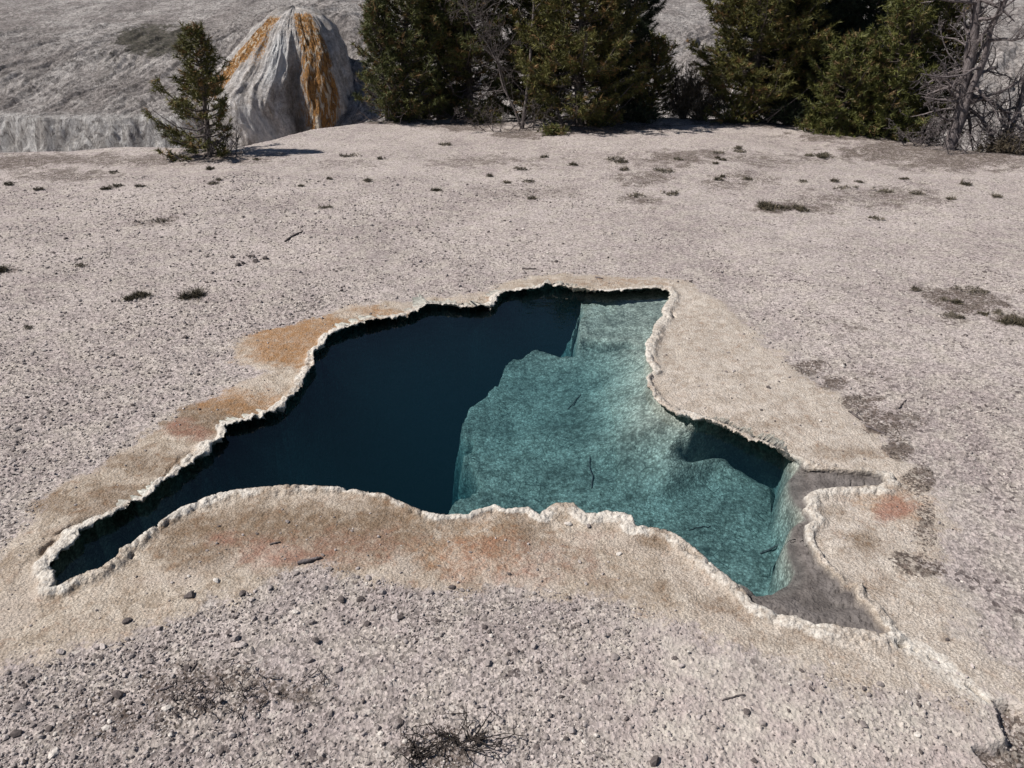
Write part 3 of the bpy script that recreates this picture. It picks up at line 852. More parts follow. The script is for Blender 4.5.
def pine(name, px, py, height, rmax, label, leaf, seed, group=None, dens=1.0, clear=.06, whorl=.10, sparse_top=.0, lean=(0, 0), Yoff=0.0, side=None, dead_low=.25, nl=.085, prof=None, bark=None, skirt=0, nw=.013):
    g = np.random.default_rng(seed)
    x0, y0 = at(px, py)
    y0 += Yoff
    zb = float(plateau(np.array([x0]), np.array([y0]))[0][0]) - .04
    if Yoff: x0 = x0 * (1 + Yoff / (y0 - Yoff))
    root = empty(name, (x0, y0, zb), label, 'tree', group)
    tr, br, dd = Tubes(), Tubes(), Tubes()
    N = 14
    hz = np.linspace(0, height, N)
    bend = g.normal(0, .02, (2, N)).cumsum(1) * height / 3
    P = np.stack([bend[0] + lean[0] * hz, bend[1] + lean[1] * hz, hz], 1)
    P[0, :2] = 0
    r0 = .016 * height + .012
    rad = r0 * (1 - hz / height) ** .8 + .006
    rad[0] *= 1.35
    tr.add(P, rad, 7)
    tips, dirs = [], []
    z = clear * height
    prof = prof or ([0, .08, .3, .6, .85, 1], [.55, .95, 1, .72, .36, .08])
    while z < height * .99:
        fr = z / height
        base = np.array([np.interp(z, hz, P[:, 0]), np.interp(z, hz, P[:, 1]), z])
        nb = int(g.integers(4, 7))
        a0 = g.uniform(0, 6.28)
        for b in range(nb):
            a = a0 + b * 6.28 / nb + g.normal(0, .25)
            ln = rmax * np.interp(fr, *prof) * g.uniform(.6, 1.18)
            if side is not None:
                ln *= side(a, fr)
            if ln < .05: continue
            dead = fr < dead_low and g.random() < .45
            up = np.interp(fr, [0, .4, 1], [-.05, .22, .9]) + g.normal(0, .1)
            k = 6
            s = np.linspace(0, 1, k)
            bx = base[None] + np.stack([np.cos(a) * ln * s, np.sin(a) * ln * s, ln * (up * s + .30 * s * s - .12 * np.sin(s * 3.1))], 1)
            bx[1:] += g.normal(0, .02 * ln + .004, (k - 1, 3))
            rb = np.interp(s, [0, 1], [.010 + .008 * ln, .004])
            (dd if dead else br).add(bx, rb, 4)
            nt = max(3, int(ln * 17 * dens)) if not dead else 0
            dvec = bx[-1] - bx[-2]; dvec /= np.linalg.norm(dvec)
            if not dead: tips.append(bx[-1]); dirs.append(dvec)
            for q in range(nt):
                u = g.uniform(.25, 1) ** .8
                pp = np.array([np.interp(u, s, bx[:, c]) for c in range(3)])
                sd = g.choice([-1, 1]) * g.uniform(.5, 1.2)
                sdir = np.array([np.cos(a + sd), np.sin(a + sd), g.uniform(.0, .7)])
                sl = ln * g.uniform(.14, .50) * (1.25 - u) + .03
                e = pp + sdir * sl
                if sl > .10 and q % 2 == 0: br.add([pp, (pp + e) / 2 + g.normal(0, .008, 3), e], [.005, .004, .003], 3)
                sdir = sdir / np.linalg.norm(sdir)
                for w_ in range(1 + int(sl * 9)):
                    tips.append(pp + (e - pp) * (1 - w_ * .28 if w_ < 3 else g.uniform(.2, 1))); dirs.append(sdir)
            if dead:
                for q in range(5):
                    u = g.uniform(.3, 1)
                    pp = np.array([np.interp(u, s, bx[:, c]) for c in range(3)])
                    e = pp + g.normal(0, .10, 3) + np.array([0, 0, -.03])
                    dd.add([pp, (pp + e) / 2 + g.normal(0, .01, 3), e], [.004, .003, .002], 3)
        z += whorl * g.uniform(.6, 1.3) * (1 - .45 * fr)
    for q in range(skirt):                                     # low bushy shoots round the foot
        a = g.uniform(0, 6.28); rr = rmax * g.uniform(.2, 1.05)
        p = np.array([np.cos(a) * rr, np.sin(a) * rr, g.uniform(.02, .25) * min(height, 2.5)])
        for w_ in range(6):
            tips.append(p + g.normal(0, .05, 3)); dirs.append(np.array([np.cos(a) * .4, np.sin(a) * .4, .8]))
    tips.append(P[-1]); dirs.append(np.array([0, 0, 1.0]))
    V, att = needles(tips, dirs, 15, nl, nw, 1.0, seed + 5)
    crown = mesh_np('crown', V, np.arange(len(V)), np.full(len(V) // 3, 3), leaf, False, {'tone': att}, root)
    tr.build('trunk', bark or BARK, root)
    if br.n: br.build('branches', bark or BARK, root)
    if dd.n: dd.build('dead_branches', DEADWOOD, root)
    return root


def dead_tree(name, px, py, limbs, label, mat, seed, cat='dead tree', twigs=1.0, Yoff=0, group=None, levels=3):
    g = np.random.default_rng(seed)
    x0, y0 = at(px, py); y0 += Yoff
    zb = float(plateau(np.array([x0]), np.array([y0]))[0][0]) - .03
    if Yoff: x0 = x0 * (1 + Yoff / (y0 - Yoff))
    root = empty(name, (x0, y0, zb), label, cat, group)
    main, tw = Tubes(), Tubes()

    def grow(p, d, ln, r, lev):
        k = 7
        pts = [np.array(p)]
        d = np.array(d, float); d /= np.linalg.norm(d)
        for i in range(k - 1):
            d = d + g.normal(0, .13 + .05 * lev, 3) + np.array([0, 0, .03])
            d /= np.linalg.norm(d)
            pts.append(pts[-1] + d * ln / (k - 1))
        pts = np.array(pts)
        rr = np.linspace(r, max(r * .3, .002), k)
        (main if lev == 0 else tw).add(pts, rr, 6 if lev == 0 else (4 if lev == 1 else 3))
        if lev < levels:
            nb = int((11 if lev == 0 else 6) * twigs * g.uniform(.8, 1.3) * (1 if lev < 2 else .7))
            for q in range(nb):
                u = g.uniform(.12 if lev else .18, 1)
                pp = np.array([np.interp(u, np.linspace(0, 1, k), pts[:, c]) for c in range(3)])
                dv = d * .6 + g.normal(0, .75, 3)
                grow(pp, dv, ln * g.uniform(.2, .48) * (1.2 - .5 * u), max(r * .42 * (1.1 - .5 * u), .0025), lev + 1)
    for (off, d, ln, r) in limbs:
        grow((*off, 0), d, ln, r, 0)
    main.build('trunk', mat, root)
    tw.build('branches', mat, root)
    return root


def shrub(name, px, py, rad, hgt, label, mat, seed, n=400, cat='shrub', group=None, Yoff=0, nl=.07, twig=BARK, nw=.013, nn=9):
    g = np.random.default_rng(seed)
    x0, y0 = at(px, py); y0 += Yoff
    zb = float(plateau(np.array([x0]), np.array([y0]))[0][0]) - .02
    if Yoff: x0 = x0 * (1 + Yoff / (y0 - Yoff))
    root = empty(name, (x0, y0, zb), label, cat, group)
    st = Tubes(); tips, dirs = [], []
    ns = max(8, n // 14)
    for i in range(ns):
        a = g.uniform(0, 6.28); q = g.uniform(0, 1) ** .5
        e = np.array([np.cos(a) * rad * q, np.sin(a) * rad * q * .8, hgt * g.uniform(.45, 1.05) * (1.05 - .55 * q * q)])
        b = np.array([np.cos(a), np.sin(a), 0]) * rad * .15 * g.uniform(0, 1)
        m = (b + e) / 2 + np.array([0, 0, .08 * hgt]) + g.normal(0, .04 * rad, 3)
        st.add([b, m, e], [.010, .007, .004], 4)
        for w_ in range(n // ns):
            u = g.uniform(.25, 1)
            p = (b + (m - b) * u * 2 if u < .5 else m + (e - m) * (u * 2 - 1)) + g.normal(0, .09 * rad + .01, 3)
            p[2] = max(p[2], .01)
            dv = e - b; dv = dv / np.linalg.norm(dv) + g.normal(0, .35, 3)
            tips.append(p); dirs.append(dv / np.linalg.norm(dv))
    V, att = needles(tips, dirs, nn, nl, nw, 1.0, seed + 3)
    mesh_np('foliage', V, np.arange(len(V)), np.full(len(V) // 3, 3), mat, False, {'tone': att}, root)
    st.build('stems', twig, root)
    return root


lop = lambda a, fr: (1.0 if math.cos(a) < .1 else (.55 if fr > .35 else .9))
pine('pine_tree', 211, 156, 1.76, .66, 'small lone pine with open crown and bare lower twigs at left on the ledge', OLIVE, 301, dens=1.55, clear=.05, whorl=.12,
     side=lambda a, fr: (1.15 if fr < .42 else .85) if math.cos(a) < 0 else (.85 if .38 < fr < .62 else .55), dead_low=.30, prof=([0, .1, .3, .55, .8, 1], [.75, 1.0, .92, .62, .48, .16]), lean=(.13, 0))
GR = 'pines along the back of the ledge'
pine('pine_tree', 412, 122, 3.3, .84, 'dark spired pine nearest the orange streaked mound', GREEN, 302, GR, dens=1.3, Yoff=.35, prof=([0, .1, .35, .7, 1], [.8, 1, .8, .45, .06]))
pine('pine_tree', 389, 121, 2.45, .62, 'slim double spired pine standing against the orange streaked mound', GREEN, 303, GR, dens=1.2, Yoff=.0, prof=([0, .1, .35, .7, 1], [.8, 1, .7, .38, .06]))
pine('pine_tree', 441, 120, 3.6, .8, 'dark green pine set back between the double spired pine and the twiggy one', GREEN, 314, GR, dens=1.3, Yoff=1.0, dead_low=.1)
pine('pine_tree', 535, 122, 4.2, .85, 'green pine set back behind the leafless tree', GREEN, 315, GR, dens=1.3, Yoff=.9, dead_low=.1)
pine('pine_tree', 472, 120, 3.9, .95, 'mid green pine with grey twigs round its foot', GREEN, 304, GR, dens=1.25, Yoff=.6, dead_low=.3)
pine('pine_tree', 580, 126, 3.6, 1.1, 'broad olive pine with twisted dead limbs at its foot', OLIVE, 306, GR, dens=1.35, dead_low=.22, prof=([0, .1, .3, .7, 1], [.7, .95, 1, .62, .1]))
pine('pine_tree', 622, 122, 4.4, .66, 'very dark pine with upturned branch tips in the middle gap', DEEPG, 307, GR, dens=1.4, Yoff=.9, dead_low=0, prof=([0, .1, .5, .8, 1], [.8, 1, 1, .6, .1]))
pine('pine_tree', 650, 121, 1.45, .55, 'short olive pine beside the pale gap in the trees', OLIVE, 317, GR, dens=1.2, Yoff=.3, dead_low=.1)
pine('pine_tree', 748, 122, 4.0, 1.12, 'large rounded brown green pine right of the pale gap', OLIVE, 308, GR, dens=1.35, Yoff=.35, dead_low=.1, prof=([0, .1, .45, .75, 1], [.85, 1, 1, .6, .1]))
pine('pine_tree', 795, 122, 4.9, 1.1, 'tall shadowy pine behind the low bright pines', DEEPG, 309, GR, dens=1.3, Yoff=1.1, dead_low=0, prof=([0, .1, .5, .8, 1], [.8, 1, 1, .7, .1]))
pine('pine_tree', 840, 124, 4.6, .95, 'blue green pine filling the back of the right clump', DEEPG, 310, GR, dens=1.3, Yoff=1.3, dead_low=0, prof=([0, .1, .5, .8, 1], [.8, 1, 1, .7, .1]))
pine('pine_tree', 838, 131, 1.45, .64, 'low bushy bright green pine at the front of the right clump', BRIGHT, 311, GR, dens=1.7, clear=.02, dead_low=0, skirt=60, prof=([0, .2, .5, .8, 1], [1, 1.05, .9, .55, .15]))
pine('pine_tree', 885, 134, 2.5, .70, 'bushy olive green pine left of the dead trees', BRIGHT, 312, GR, dens=1.4, clear=.03, dead_low=0, skirt=40, prof=([0, .2, .5, .8, 1], [1, 1, .75, .42, .08]))
pine('pine_tree', 922, 138, 2.9, .70, 'thin patchy olive pine beside the dead tree trunk', OLIVE, 313, GR, dens=1.0, Yoff=.5, dead_low=.35)
dead_tree('dead_tree', 522, 128, [((0, 0), (.0, .05, 1), 3.2, .04), ((0, 0), (-.2, .1, 1), 2.4, .025)], 'grey leafless tree with fine twigs between two green pines', DARKWOOD, 320, twigs=1.7)
dead_tree('dead_tree', 950, 146, [((0, 0), (.16, .0, 1), 2.9, .10), ((.0, .0), (.26, .1, 1), 2.7, .07), ((0, 0), (.08, .1, 1), 2.2, .05)], 'upright grey dead tree with shaggy trunk near the right edge', DEADWOOD, 321, twigs=1.3)
dead_tree('dead_tree', 974, 134, [((0, 0), (.72, .1, .75), 3.2, .085), ((0, 0), (.50, .1, .85), 3.2, .065), ((0, 0), (1, .0, .60), 2.4, .055), ((0, 0), (.3, .2, 1), 2.0, .04)], 'leaning dead tree of twisted bare limbs at far right', DEADWOOD, 322, twigs=1.25)
dead_tree('dead_tree', 1006, 146, [((0, 0), (.5, .1, .9), 2.2, .05), ((0, 0), (-.3, .1, 1), 2.0, .04), ((0, 0), (.9, 0, .5), 1.8, .04)], 'broken dead tree with spreading bare limbs cut by the right edge', DEADWOOD, 324, twigs=1.4)
dead_tree('dead_tree', 566, 128, [((0, 0), (.5, -.3, .5), .7, .035), ((0, 0), (-.5, -.2, .6), .8, .03)], 'short twisted dead stump of limbs under the olive pine', DARKWOOD, 323, twigs=.7, levels=2)
GB = 'bare twig thickets'
tb = lambda n, s: [((random.uniform(-.5, .5) * s, random.uniform(-.15, .15)), (random.uniform(-.8, .8), random.uniform(-.4, .3), random.uniform(.5, 1)), random.uniform(.35, .7), .008) for _ in range(n)]
dead_tree('twig_thicket', 462, 122, tb(9, 1.3), 'grey twig thicket at the foot of the mid green pine', DARKWOOD, 331, 'thicket', 1.0, 0, GB, 2)
dead_tree('twig_thicket', 515, 131, tb(9, 1.0), 'brown twig thicket around the foot of the leafless tree', DARKWOOD, 332, 'thicket', 1.0, 0, GB, 2)
dead_tree('twig_thicket', 935, 143, tb(12, 1.2), 'pale tangled twig thicket in front of the shaggy dead trunk', DEADWOOD, 333, 'thicket', 1.1, 0, GB, 2)
dead_tree('twig_thicket', 990, 150, tb(12, 1.4), 'twig thicket under the leaning dead tree at the right edge', DEADWOOD, 334, 'thicket', 1.1, 0, GB, 2)
dead_tree('twig_thicket', 222, 155, tb(7, .7), 'thin dry twigs at the foot of the lone pine', DARKWOOD, 335, 'thicket', .9, 0, GB, 2)
GS = 'shrubs in front of the pines'
shrub('shrub', 556, 134, .34, .16, 'low bright green shrub spreading in front of the twisted stump', BRIGHT, 341, 260, group=GS)
shrub('shrub', 682, 121, .50, 1.1, 'brown grey shrub in the pale gap between pines', BROWN, 342, 620, group=GS, Yoff=.2)
shrub('shrub', 700, 121, .55, .75, 'dull olive shrub at the foot of the large rounded pine', BROWN, 343, 520, group=GS)
shrub('shrub', 640, 122, .5, .42, 'dark low shrub under the very dark pine', DEEPG, 347, 420, group=GS)
shrub('shrub', 735, 123, .7, .55, 'brown low shrub under the large rounded pine', OLIVE, 348, 520, group=GS)
shrub('shrub', 485, 121, .5, .45, 'olive low shrub under the mid green pine', OLIVE, 349, 420, group=GS)
shrub('shrub', 400, 121, .55, .5, 'green low shrub under the double spired pine', GREEN, 350, 420, group=GS)
shrub('shrub', 600, 126, .5, .5, 'olive shrub under the right side of the broad olive pine', OLIVE, 351, 420, group=GS)
shrub('shrub', 1010, 150, .5, .5, 'dry brown shrub at the right edge of the ledge', BROWN, 345, 360, group=GS)
shrub('shrub', 790, 123, .5, .5, 'dark shrub between the rounded pine and bright pines', DEEPG, 346, 420, group=GS)

# ------------------------------------------------------------------ small ground plants
GT = 'dark tufts scattered on the crust'


def tuft(px, py, wpx, h, label, seed, n=90, group=GT, mat=None):
    x, y = at(px, py)
    r = wpx / F * (y * cp + H * sp)
    g = np.random.default_rng(seed)
    a = g.uniform(0, 6.28, n); q = g.uniform(0, 1, n) ** .5
    k = int(g.integers(3, 6))
    q0 = .42 if mat else .75
    cl = np.stack([g.uniform(-q0, q0, k) * r, g.uniform(-q0 * .7, q0 * .7, k) * r], 1)
    w = g.integers(0, k, n)
    q *= g.uniform(.3, .6, k)[w]
    p = np.stack([cl[w, 0] + np.cos(a) * r * q, cl[w, 1] + np.sin(a) * r * q * .8, g.uniform(-.004, h * .3, n)], 1)
    V, att = needles(p, np.tile([[0, 0, .35]], (n, 1)) + g.normal(0, .5, (n, 3)) * [1, 1, .3], 8, h * 1.15, max(.0028, .0009 * y), 1.0, seed)
    V[:, 2] = np.maximum(V[:, 2], -.006)
    o = mesh_np('grass_tuft', V, np.arange(len(V)), np.full(len(V) // 3, 3), mat or DRYGRASS, False, {'tone': att})
    o.location = (x, y, float(plateau(np.array([x]), np.array([y]))[0][0]) + .012)
    tag(o, label, 'grass tuft', group)
    return o


TUFTS = [(126, 299, 9, .035, 'flat dark moss tuft left of the upright little tuft'), (143, 296, 9, .04, 'dark ragged tuft touching the flat moss tuft'), (190, 296, 10, .075, 'small upright dark tuft alone on the left gravel'), (768, 206, 16, .07, 'long dark grass tuft on the right flat'), (792, 207, 14, .045, 'thin trailing tuft joined to the long dark grass tuft'),
 (325, 207, 7, .05, 'small tuft on the bare flat above the orange stain'), (1008, 322, 15, .05, 'black mossy tuft at the right edge'), (975, 292, 22, .035, 'spread of wiry dead stems near the right edge'), (955, 318, 14, .035, 'wiry dead tuft below the spread of dead stems'), (640, 194, 13, .06, 'brown tuft in the patch below the pale gap'), (672, 192, 11, .06, 'rounded brown tuft below the brown shrub'), (660, 172, 12, .07, 'brown tuft near the foot of the middle trees'), (615, 160, 10, .06, 'low brown tuft ahead of the dark tree shadow'),
 (445, 145, 10, .06, 'grey brown tuft in front of the twig thicket'), (520, 168, 9, .05, 'faint brown tuft below the leafless tree'), (350, 158, 12, .05, 'olive tuft on the ledge below the streaked mound'), (820, 156, 12, .05, 'dark flat tuft before the bright green pine'), (6, 271, 9, .05, 'dark tuft at the left edge'), (84, 266, 9, .03, 'dark crumbly tuft up left of the flat moss tuft'), (30, 327, 6, .03, 'tiny dark tuft at far left of the pebbly flat'), (160, 222, 16, .03, 'thin dry tuft on the left flat below the lone pine'), (876, 216, 7, .05, 'small black tuft on the right flat'), (880, 190, 18, .05, 'loose grey tuft before the dead trees'), (845, 188, 14, .04, 'faint grey tuft right of the long dark grass'), (920, 192, 14, .05, 'grey brown tuft below the shaggy dead trunk'), (985, 148, 20, .07, 'olive grass tuft at the foot of the twig thickets')]
DARKT = (0, 1, 2, 3, 4, 6, 16, 17)
for i, (a, b, w, h, lab) in enumerate(TUFTS):
    tuft(a, b, w * (1 if i in DARKT else 1.3), h * (1 if i in DARKT else .7), lab, 400 + i, int(40 + w * 3.4) if i in DARKT else int(12 + w * 1.6), mat=None if i in DARKT else PALEGRASS)


_g = np.random.default_rng(77)
for i in range(46):
    bx = [(680, 165, 60, 16), (900, 185, 110, 18), (560, 170, 120, 16), (300, 175, 120, 16), (80, 185, 80, 20), (960, 305, 50, 16), (760, 170, 60, 14), (420, 190, 120, 20)][i % 8]
    tuft(bx[0] + bx[2] * _g.uniform(-1, 1), bx[1] + bx[3] * _g.uniform(-1, 1), _g.uniform(4, 9), _g.uniform(.02, .045), 'small faint dry tuft on the flat behind the spring', 1400 + i, 26, 'faint dry tufts behind the spring', PALEGRASS if i % 3 else DRYGRASS)


def dead_plant(px, py, spread, n, ln, label, seed, mat=False):
    x, y = at(px, py)
    root = None if mat else empty('dead_plant', (x, y, .01), label, 'dead plant')
    g = np.random.default_rng(seed)
    T = Tubes()
    for i in range(n):
        o = np.array([g.normal(0, spread), g.normal(0, spread * .45), 0])
        d = np.array([g.normal(0, .8), g.normal(.35, .7), g.uniform(.15, .6)]); d /= np.linalg.norm(d)
        L = ln * g.uniform(.4, 1.1)
        pts = [o]
        for k in range(4):
            d = d + g.normal(0, .35, 3); d /= np.linalg.norm(d); d[2] = abs(d[2]) * .7
            pts.append(pts[-1] + d * L / 4)
        T.add(pts, [.0028, .0025, .002, .0016, .001], 3)
        for k in range(3):
            p = pts[g.integers(1, 5)]
            e = p + g.normal(0, ln * .22, 3) * [1, 1, .4]; e[2] = max(e[2], .004)
            T.add([p, (p + e) / 2 + g.normal(0, .004, 3), e], [.002, .0016, .001], 3)
    if mat:
        o = T.build('dead_stem_mat', DARKWOOD)
        o.location = (x, y, .01); o['kind'] = 'stuff'
    else:
        T.build('stems', BLACKSTEM, root)


BLACKSTEM = bark_mat('blackened_stems', (.018, .015, .013), (.055, .045, .040))
dead_plant(468, 745, .030, 20, .16, 'blackened dead plant with branching stems at the bottom edge', 501)
dead_plant(424, 757, .035, 18, .11, 'smaller blackened dead plant left of the branching one', 502)
dead_plant(240, 688, .17, 40, .06, 'thin mat of dead stems on the lower left gravel', 503, True)
dead_plant(195, 704, .07, 22, .06, 'tangle of dead stems beside the thin mat', 504, True)

# ------------------------------------------------------------------ stones
def ico():
    p = (1 + 5 ** .5) / 2
    v = np.array([(-1, p, 0), (1, p, 0), (-1, -p, 0), (1, -p, 0), (0, -1, p), (0, 1, p), (0, -1, -p), (0, 1, -p), (p, 0, -1), (p, 0, 1), (-p, 0, -1), (-p, 0, 1)]) / 1.902
    f = np.array([(0, 11, 5), (0, 5, 1), (0, 1, 7), (0, 7, 10), (0, 10, 11), (1, 5, 9), (5, 11, 4), (11, 10, 2), (10, 7, 6), (7, 1, 8), (3, 9, 4), (3, 4, 2), (3, 2, 6), (3, 6, 8), (3, 8, 9), (4, 9, 5), (2, 4, 11), (6, 2, 10), (8, 6, 7), (9, 8, 1)])
    return v, f


def stone_mat():
    t = NT('loose_stone')
    c = t.attr('tone', 1)
    a = t.mix(c[0], (.17, .147, .139), (.40, .355, .335))
    a = t.mix(t.rng(c[1], .86, .9), a, (.095, .08, .076))
    a = t.mix(t.rng(c[2], .93, .95), a, (.50, .46, .42))
    a = t.gain(a, t.rng(t.noise(120, 4, .7), .3, .7, .75, 1.2))
    return t.done(a, t.bump(t.noise(180, 3, .7), .004, .5))


STONE = stone_mat()


def ground_z(pts, top=1.0):
    """height of the finished ground at points (ray cast on its mesh)"""
    out = []
    for x, y in pts:
        ok, loc, *_ = ground.ray_cast((x, y, top), (0, 0, -1))
        out.append(loc.z if ok else 0.0)
    return np.array(out)


def build_gravel():
    g = np.random.default_rng(900)
    pts = []
    n_try = 230000
    yy = 1.45 + (10.5 - 1.45) * g.uniform(0, 1, n_try) ** 1.9
    xx = g.uniform(-1, 1, n_try) * .76 * (yy * cp + H * sp)
    d, _, _ = sdf(xx, yy, APRON)
    dp, _, _ = sdf(xx, yy, POOL)
    clump = fbm(xx * 1.4, yy * 1.4, 4, 901) + .25 * fbm(xx * 7, yy * 7, 3, 902)
    edge = np.exp(-(np.clip(d, 0, None) / .28) ** 2) * (yy < 2.5) * .35 * (xx < .6)
    right = sstep(.2, 1.4, xx) * .22 + sstep(4.5, 9, yy) * .15
    clump = clump + .16 * sstep(-.6, -1.6, xx) * (yy > 2.4)
    keep = (d > .01) & (clump + edge - right > g.uniform(-.34, .36, n_try))
    keep |= (dp > .15) & (d < .01) & (g.uniform(0, 1, n_try) < .035)
    xx, yy = xx[keep], yy[keep]
    n = len(xx)
    r = .0031 * np.exp(g.normal(0, .50, n)) * (1 + .10 * np.clip(yy - 2.2, 0, 6))
    r = np.clip(r, .002, .020)
    v0, f0 = ico()
    z = ground_z(np.stack([xx, yy], 1))
    th = g.uniform(0, 6.28, n); c, s = np.cos(th), np.sin(th)
    sc = np.stack([g.uniform(.8, 1.5, n), g.uniform(.7, 1.1, n), g.uniform(.5, .9, n)], 1) * r[:, None]
    V = v0[None] * g.uniform(.75, 1.2, (n, 12, 1)) * sc[:, None]
    X = V[..., 0] * c[:, None] - V[..., 1] * s[:, None] + xx[:, None]
    Y = V[..., 0] * s[:, None] + V[..., 1] * c[:, None] + yy[:, None]
    Z = V[..., 2] + (z + sc[:, 2] * .45)[:, None]
    V = np.stack([X, Y, Z], -1).reshape(-1, 3)
    f = (f0[None] + (np.arange(n) * 12)[:, None, None]).reshape(-1, 3)
    tone = np.repeat(g.uniform(0, 1, (n, 3)), 12, 0)
    o = mesh_np('gravel', V, f, np.full(len(f), 3), STONE, False, {'tone': tone})
    o['kind'] = 'stuff'
    print('gravel stones', n)


build_gravel()


def stone(px, py, wpx, label, seed, tone=.4, dark=0, pale=0, flat=.6, group=None):
    x, y = at(px, py)
    r = wpx / 2 / F * (y * cp + H * sp)
    import bmesh
    g = np.random.default_rng(seed)
    bm = bmesh.new()
    bmesh.ops.create_icosphere(bm, subdivisions=3, radius=1)
    ang = g.uniform(0, 6.28)
    cuts = [(Vector(g.normal(0, 1, 3)).normalized(), g.uniform(.55, .85)) for _ in range(9)]
    for v in bm.verts:
        p = v.co.copy()
        for nn, dd_ in cuts:
            k = p.dot(nn) - dd_
            if k > 0: p -= nn * k * .9
        h = 1 + .06 * math.sin(p.x * 9 + seed) * math.sin(p.y * 8) + .04 * math.sin(p.z * 17 + seed)
        p *= h
        x2, y2 = p.x * 1.25, p.y * .9
        v.co = Vector((x2 * math.cos(ang) - y2 * math.sin(ang), x2 * math.sin(ang) + y2 * math.cos(ang), p.z * flat)) * r
    me = bpy.data.meshes.new('stone')
    bm.to_mesh(me); bm.free()
    a = me.attributes.new('tone', 'FLOAT_COLOR', 'POINT')
    a.data.foreach_set('color', np.tile(np.array([tone, dark, pale, 1], np.float32), len(me.vertices)))
    me.materials.append(STONE)
    o = bpy.data.objects.new('stone', me)
    o.location = (x, y, ground_z([(x, y)])[0] + r * flat * .45)
    C.objects.link(o)
    tag(o, label, 'stone', group)
    return o


SPECIAL = [(243, 596, 10, 'blackish stone at the upper edge of the lower left gravel', .1, 1, 0), (217, 584, 9, 'pale stone on the brown crust above the lower left gravel', .95, 0, 1), (191, 598, 13, 'long dark stone on the crust left of the blackish one', .15, 1, 0), (296, 613, 9, 'pale rounded stone inside the upper gravel band', .9, 0, 1), (187, 669, 10, 'dark stone just left of the thin upright twig', .1, 1, 0), (20, 709, 15, 'broad dark stone near the left edge', .2, 0, 0),
 (241, 647, 12, 'pale angular stone in the middle of the left gravel', .85, 0, 0), (338, 671, 10, 'brown grey stone by the centre of the lower gravel', .3, 0, 0), (316, 643, 9, 'dark stone among the densest pebbles', .1, 1, 0), (128, 623, 11, 'slanted dark stone on the crust edge at lower left', .2, 1, 0), (55, 755, 14, 'pale blocky stone at the bottom left', .95, 0, 1), (167, 709, 11, 'whitish striped shard beside the mat of dead stems', .95, 0, 1),
 (367, 624, 11, 'dark rounded stone left of the centre gravel', .15, 1, 0), (516, 652, 8, 'blackish stone in the centre foreground', .1, 1, 0), (561, 698, 8, 'dark stone low in the centre foreground', .1, 1, 0), (615, 659, 11, 'pair stone of grey in the centre right pebbles', .25, 0, 0), (675, 659, 7, 'upright dark stone on the tan crust edge', .15, 1, 0), (681, 667, 8, 'pale stone just below the upright dark one', .8, 0, 0), (754, 761, 9, 'dark stone at the bottom edge right of centre', .15, 1, 0), (811, 761, 10, 'brown stone at the bottom edge under the pale crust', .2, 0, 0),
 (747, 712, 10, 'flat dark stone beside the short dark stick', .2, 1, 0), (763, 724, 10, 'flat grey stone below the short dark stick', .2, 0, 0), (568, 526, 9, 'cream stone on the white rim at the pool centre', .95, 0, 1), (588, 529, 7, 'brown stone on the white rim right of the cream one', .2, 0, 0), (619, 556, 7, 'cream stone on the tan crust below the rim', .95, 0, 1), (381, 734, 7, 'whitish stone above the blackened dead plants', .95, 0, 1), (401, 722, 9, 'dark stone above the blackened dead plants', .2, 1, 0), (150, 662, 11, 'grey brown stone with a slanted top at left', .3, 0, 0), (61, 654, 10, 'tan stone where crust meets gravel at far left', .7, 0, 0), (843, 367, 6, 'white stone on the right flat above the litter', .95, 0, 1)]
for i, (a, b, w, lab, tn, dk, pl) in enumerate(SPECIAL):
    stone(a, b, w * .78, lab, 700 + i, tn, dk, pl)
OTHERS = [(342, 601, 10), (296, 575, 8), (309, 661, 10), (400, 619, 9), (369, 580, 9), (382, 594, 10), (509, 577, 6), (517, 637, 8), (564, 647, 8), (627, 719, 7), (505, 662, 9), (647, 652, 8), (574, 611, 6), (270, 590, 9), (325, 590, 9), (360, 600, 9), (410, 597, 8), (430, 594, 8), (452, 589, 8), (290, 640, 8), (265, 618, 9), (100, 660, 9), (80, 690, 9), (30, 680, 10), (50, 730, 9), (110, 700, 8), (480, 690, 7), (540, 670, 7), (590, 680, 8), (660, 700, 7)]
for i, (a, b, w) in enumerate(OTHERS):
    stone(a, b, w * .8, 'grey pebble a little larger than the gravel round it', 800 + i, random.uniform(.1, .6), 1 if i % 3 == 0 else 0, 0, .65, 'larger pebbles in the foreground gravel')
for i, (a, b, w) in enumerate([(232, 256, 5), (238, 265, 6), (250, 256, 5), (256, 261, 7), (265, 258, 6), (253, 256, 5), (243, 263, 5)]):
    stone(a, b, w, 'dark lump in the small cluster on the far left flat', 860 + i, .1, 1, 0, .8, 'cluster of dark lumps on the flat')


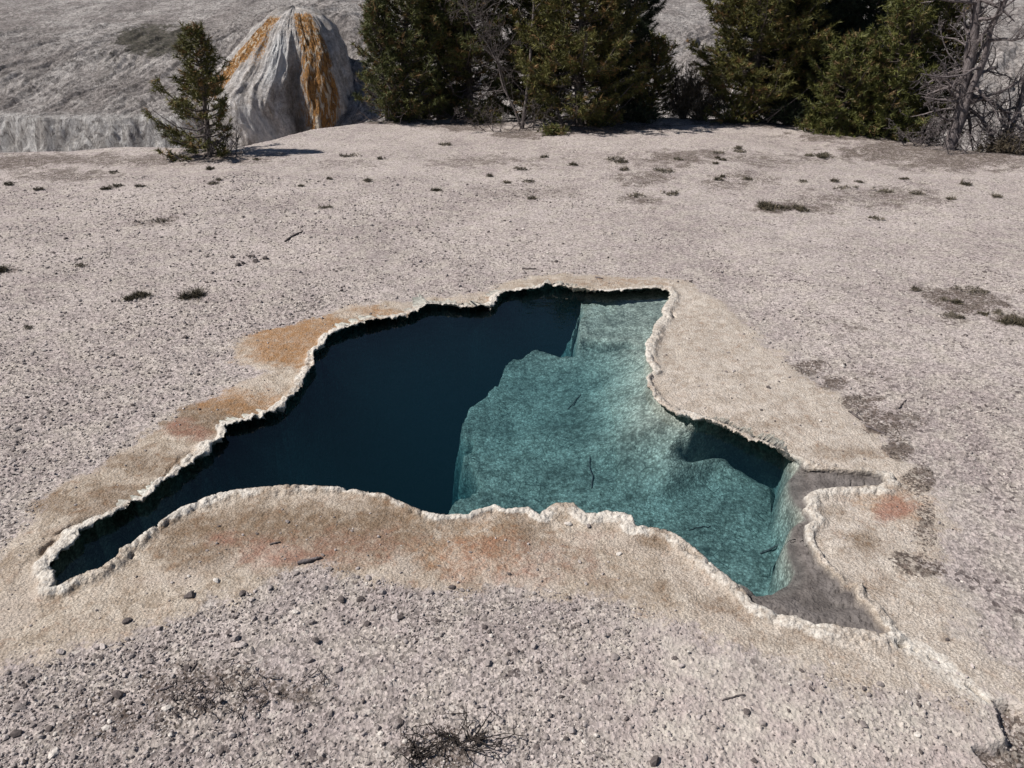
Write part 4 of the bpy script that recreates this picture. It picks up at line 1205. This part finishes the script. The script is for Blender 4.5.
# ------------------------------------------------------------------ sticks
def stick(p0, p1, rad, label, seed, mat=DEADWOOD, z=None, fork=False):
    g = np.random.default_rng(seed)
    a = np.array(at(*p0, z or 0)); b = np.array(at(*p1, z or 0))
    k = 7
    s = np.linspace(0, 1, k)
    P = a[None] + (b - a)[None] * s[:, None]
    L = np.linalg.norm(b - a)
    P[1:-1] += g.normal(0, .03 * L, (k - 2, 2))
    zz = ground_z(P, 1.0 if z is None else -.08) + rad * .7
    if z is not None: zz = np.minimum(zz, np.median(zz) + .02)
    zz = np.maximum(zz, np.linspace(zz[0], zz[-1], k))
    P3 = np.column_stack([P, zz])
    T = Tubes()
    T.add(P3, rad * np.interp(s, [0, .1, .8, 1], [.75, 1, .8, .35]) * g.uniform(.85, 1.15, k), 6)
    if fork:
        m = P3[3]
        T.add([m, m + np.array([.25 * L, .2 * L, .01]), m + np.array([.45 * L, .22 * L, .01])], [rad * .7, rad * .6, rad * .3], 5)
    o = T.build('stick', mat)
    tag(o, label, 'stick', 'sticks lying about')


stick((298, 566), (322, 560), .010, 'thick pale driftwood stick where brown crust meets gravel', 601)
stick((270, 547), (281, 544), .005, 'short dark twig on the brown crust', 602, DARKWOOD)
stick((160, 691), (174, 687), .006, 'pale bone coloured stick on the lower left gravel', 603)
stick((192, 672), (198, 661), .004, 'thin upright twig on the left gravel', 604, DARKWOOD)
stick((356, 633), (382, 646), .003, 'thin pale twig at the left of the centre gravel', 605)
stick((722, 701), (745, 695), .004, 'short dark stick on the pale pebbles', 606, DARKWOOD)
stick((285, 242), (303, 232), .012, 'long grey stick out on the left flat', 607, DARKWOOD)
stick((522, 268), (537, 269), .009, 'dark stick above the far rim', 608, DARKWOOD)
stick((595, 280), (603, 281), .008, 'short pale stick on the far tan rim', 609)
stick((848, 413), (862, 422), .008, 'dark forked stick on the right crust edge', 610, DARKWOOD, fork=True)
stick((865, 428), (885, 436), .006, 'pale straight stick in the dark litter', 611)
stick((898, 410), (906, 401), .006, 'thin twig standing out right of the litter', 612, DARKWOOD)
stick((568, 405), (581, 391), .004, 'sunken dark twig lying diagonally on the pool floor', 620, DARKWOOD, FLOOR_Z + .06)
stick((592, 482), (590, 452), .004, 'sunken pale curved twig on the pool floor', 621, DEADWOOD, FLOOR_Z + .06)
stick((690, 524), (712, 519), .004, 'sunken dark twig near the front rim', 622, DARKWOOD, FLOOR_Z + .06)
stick((762, 543), (790, 537), .006, 'sunken pale stick near the shallow shelf', 623, DEADWOOD, FLOOR_Z + .08)
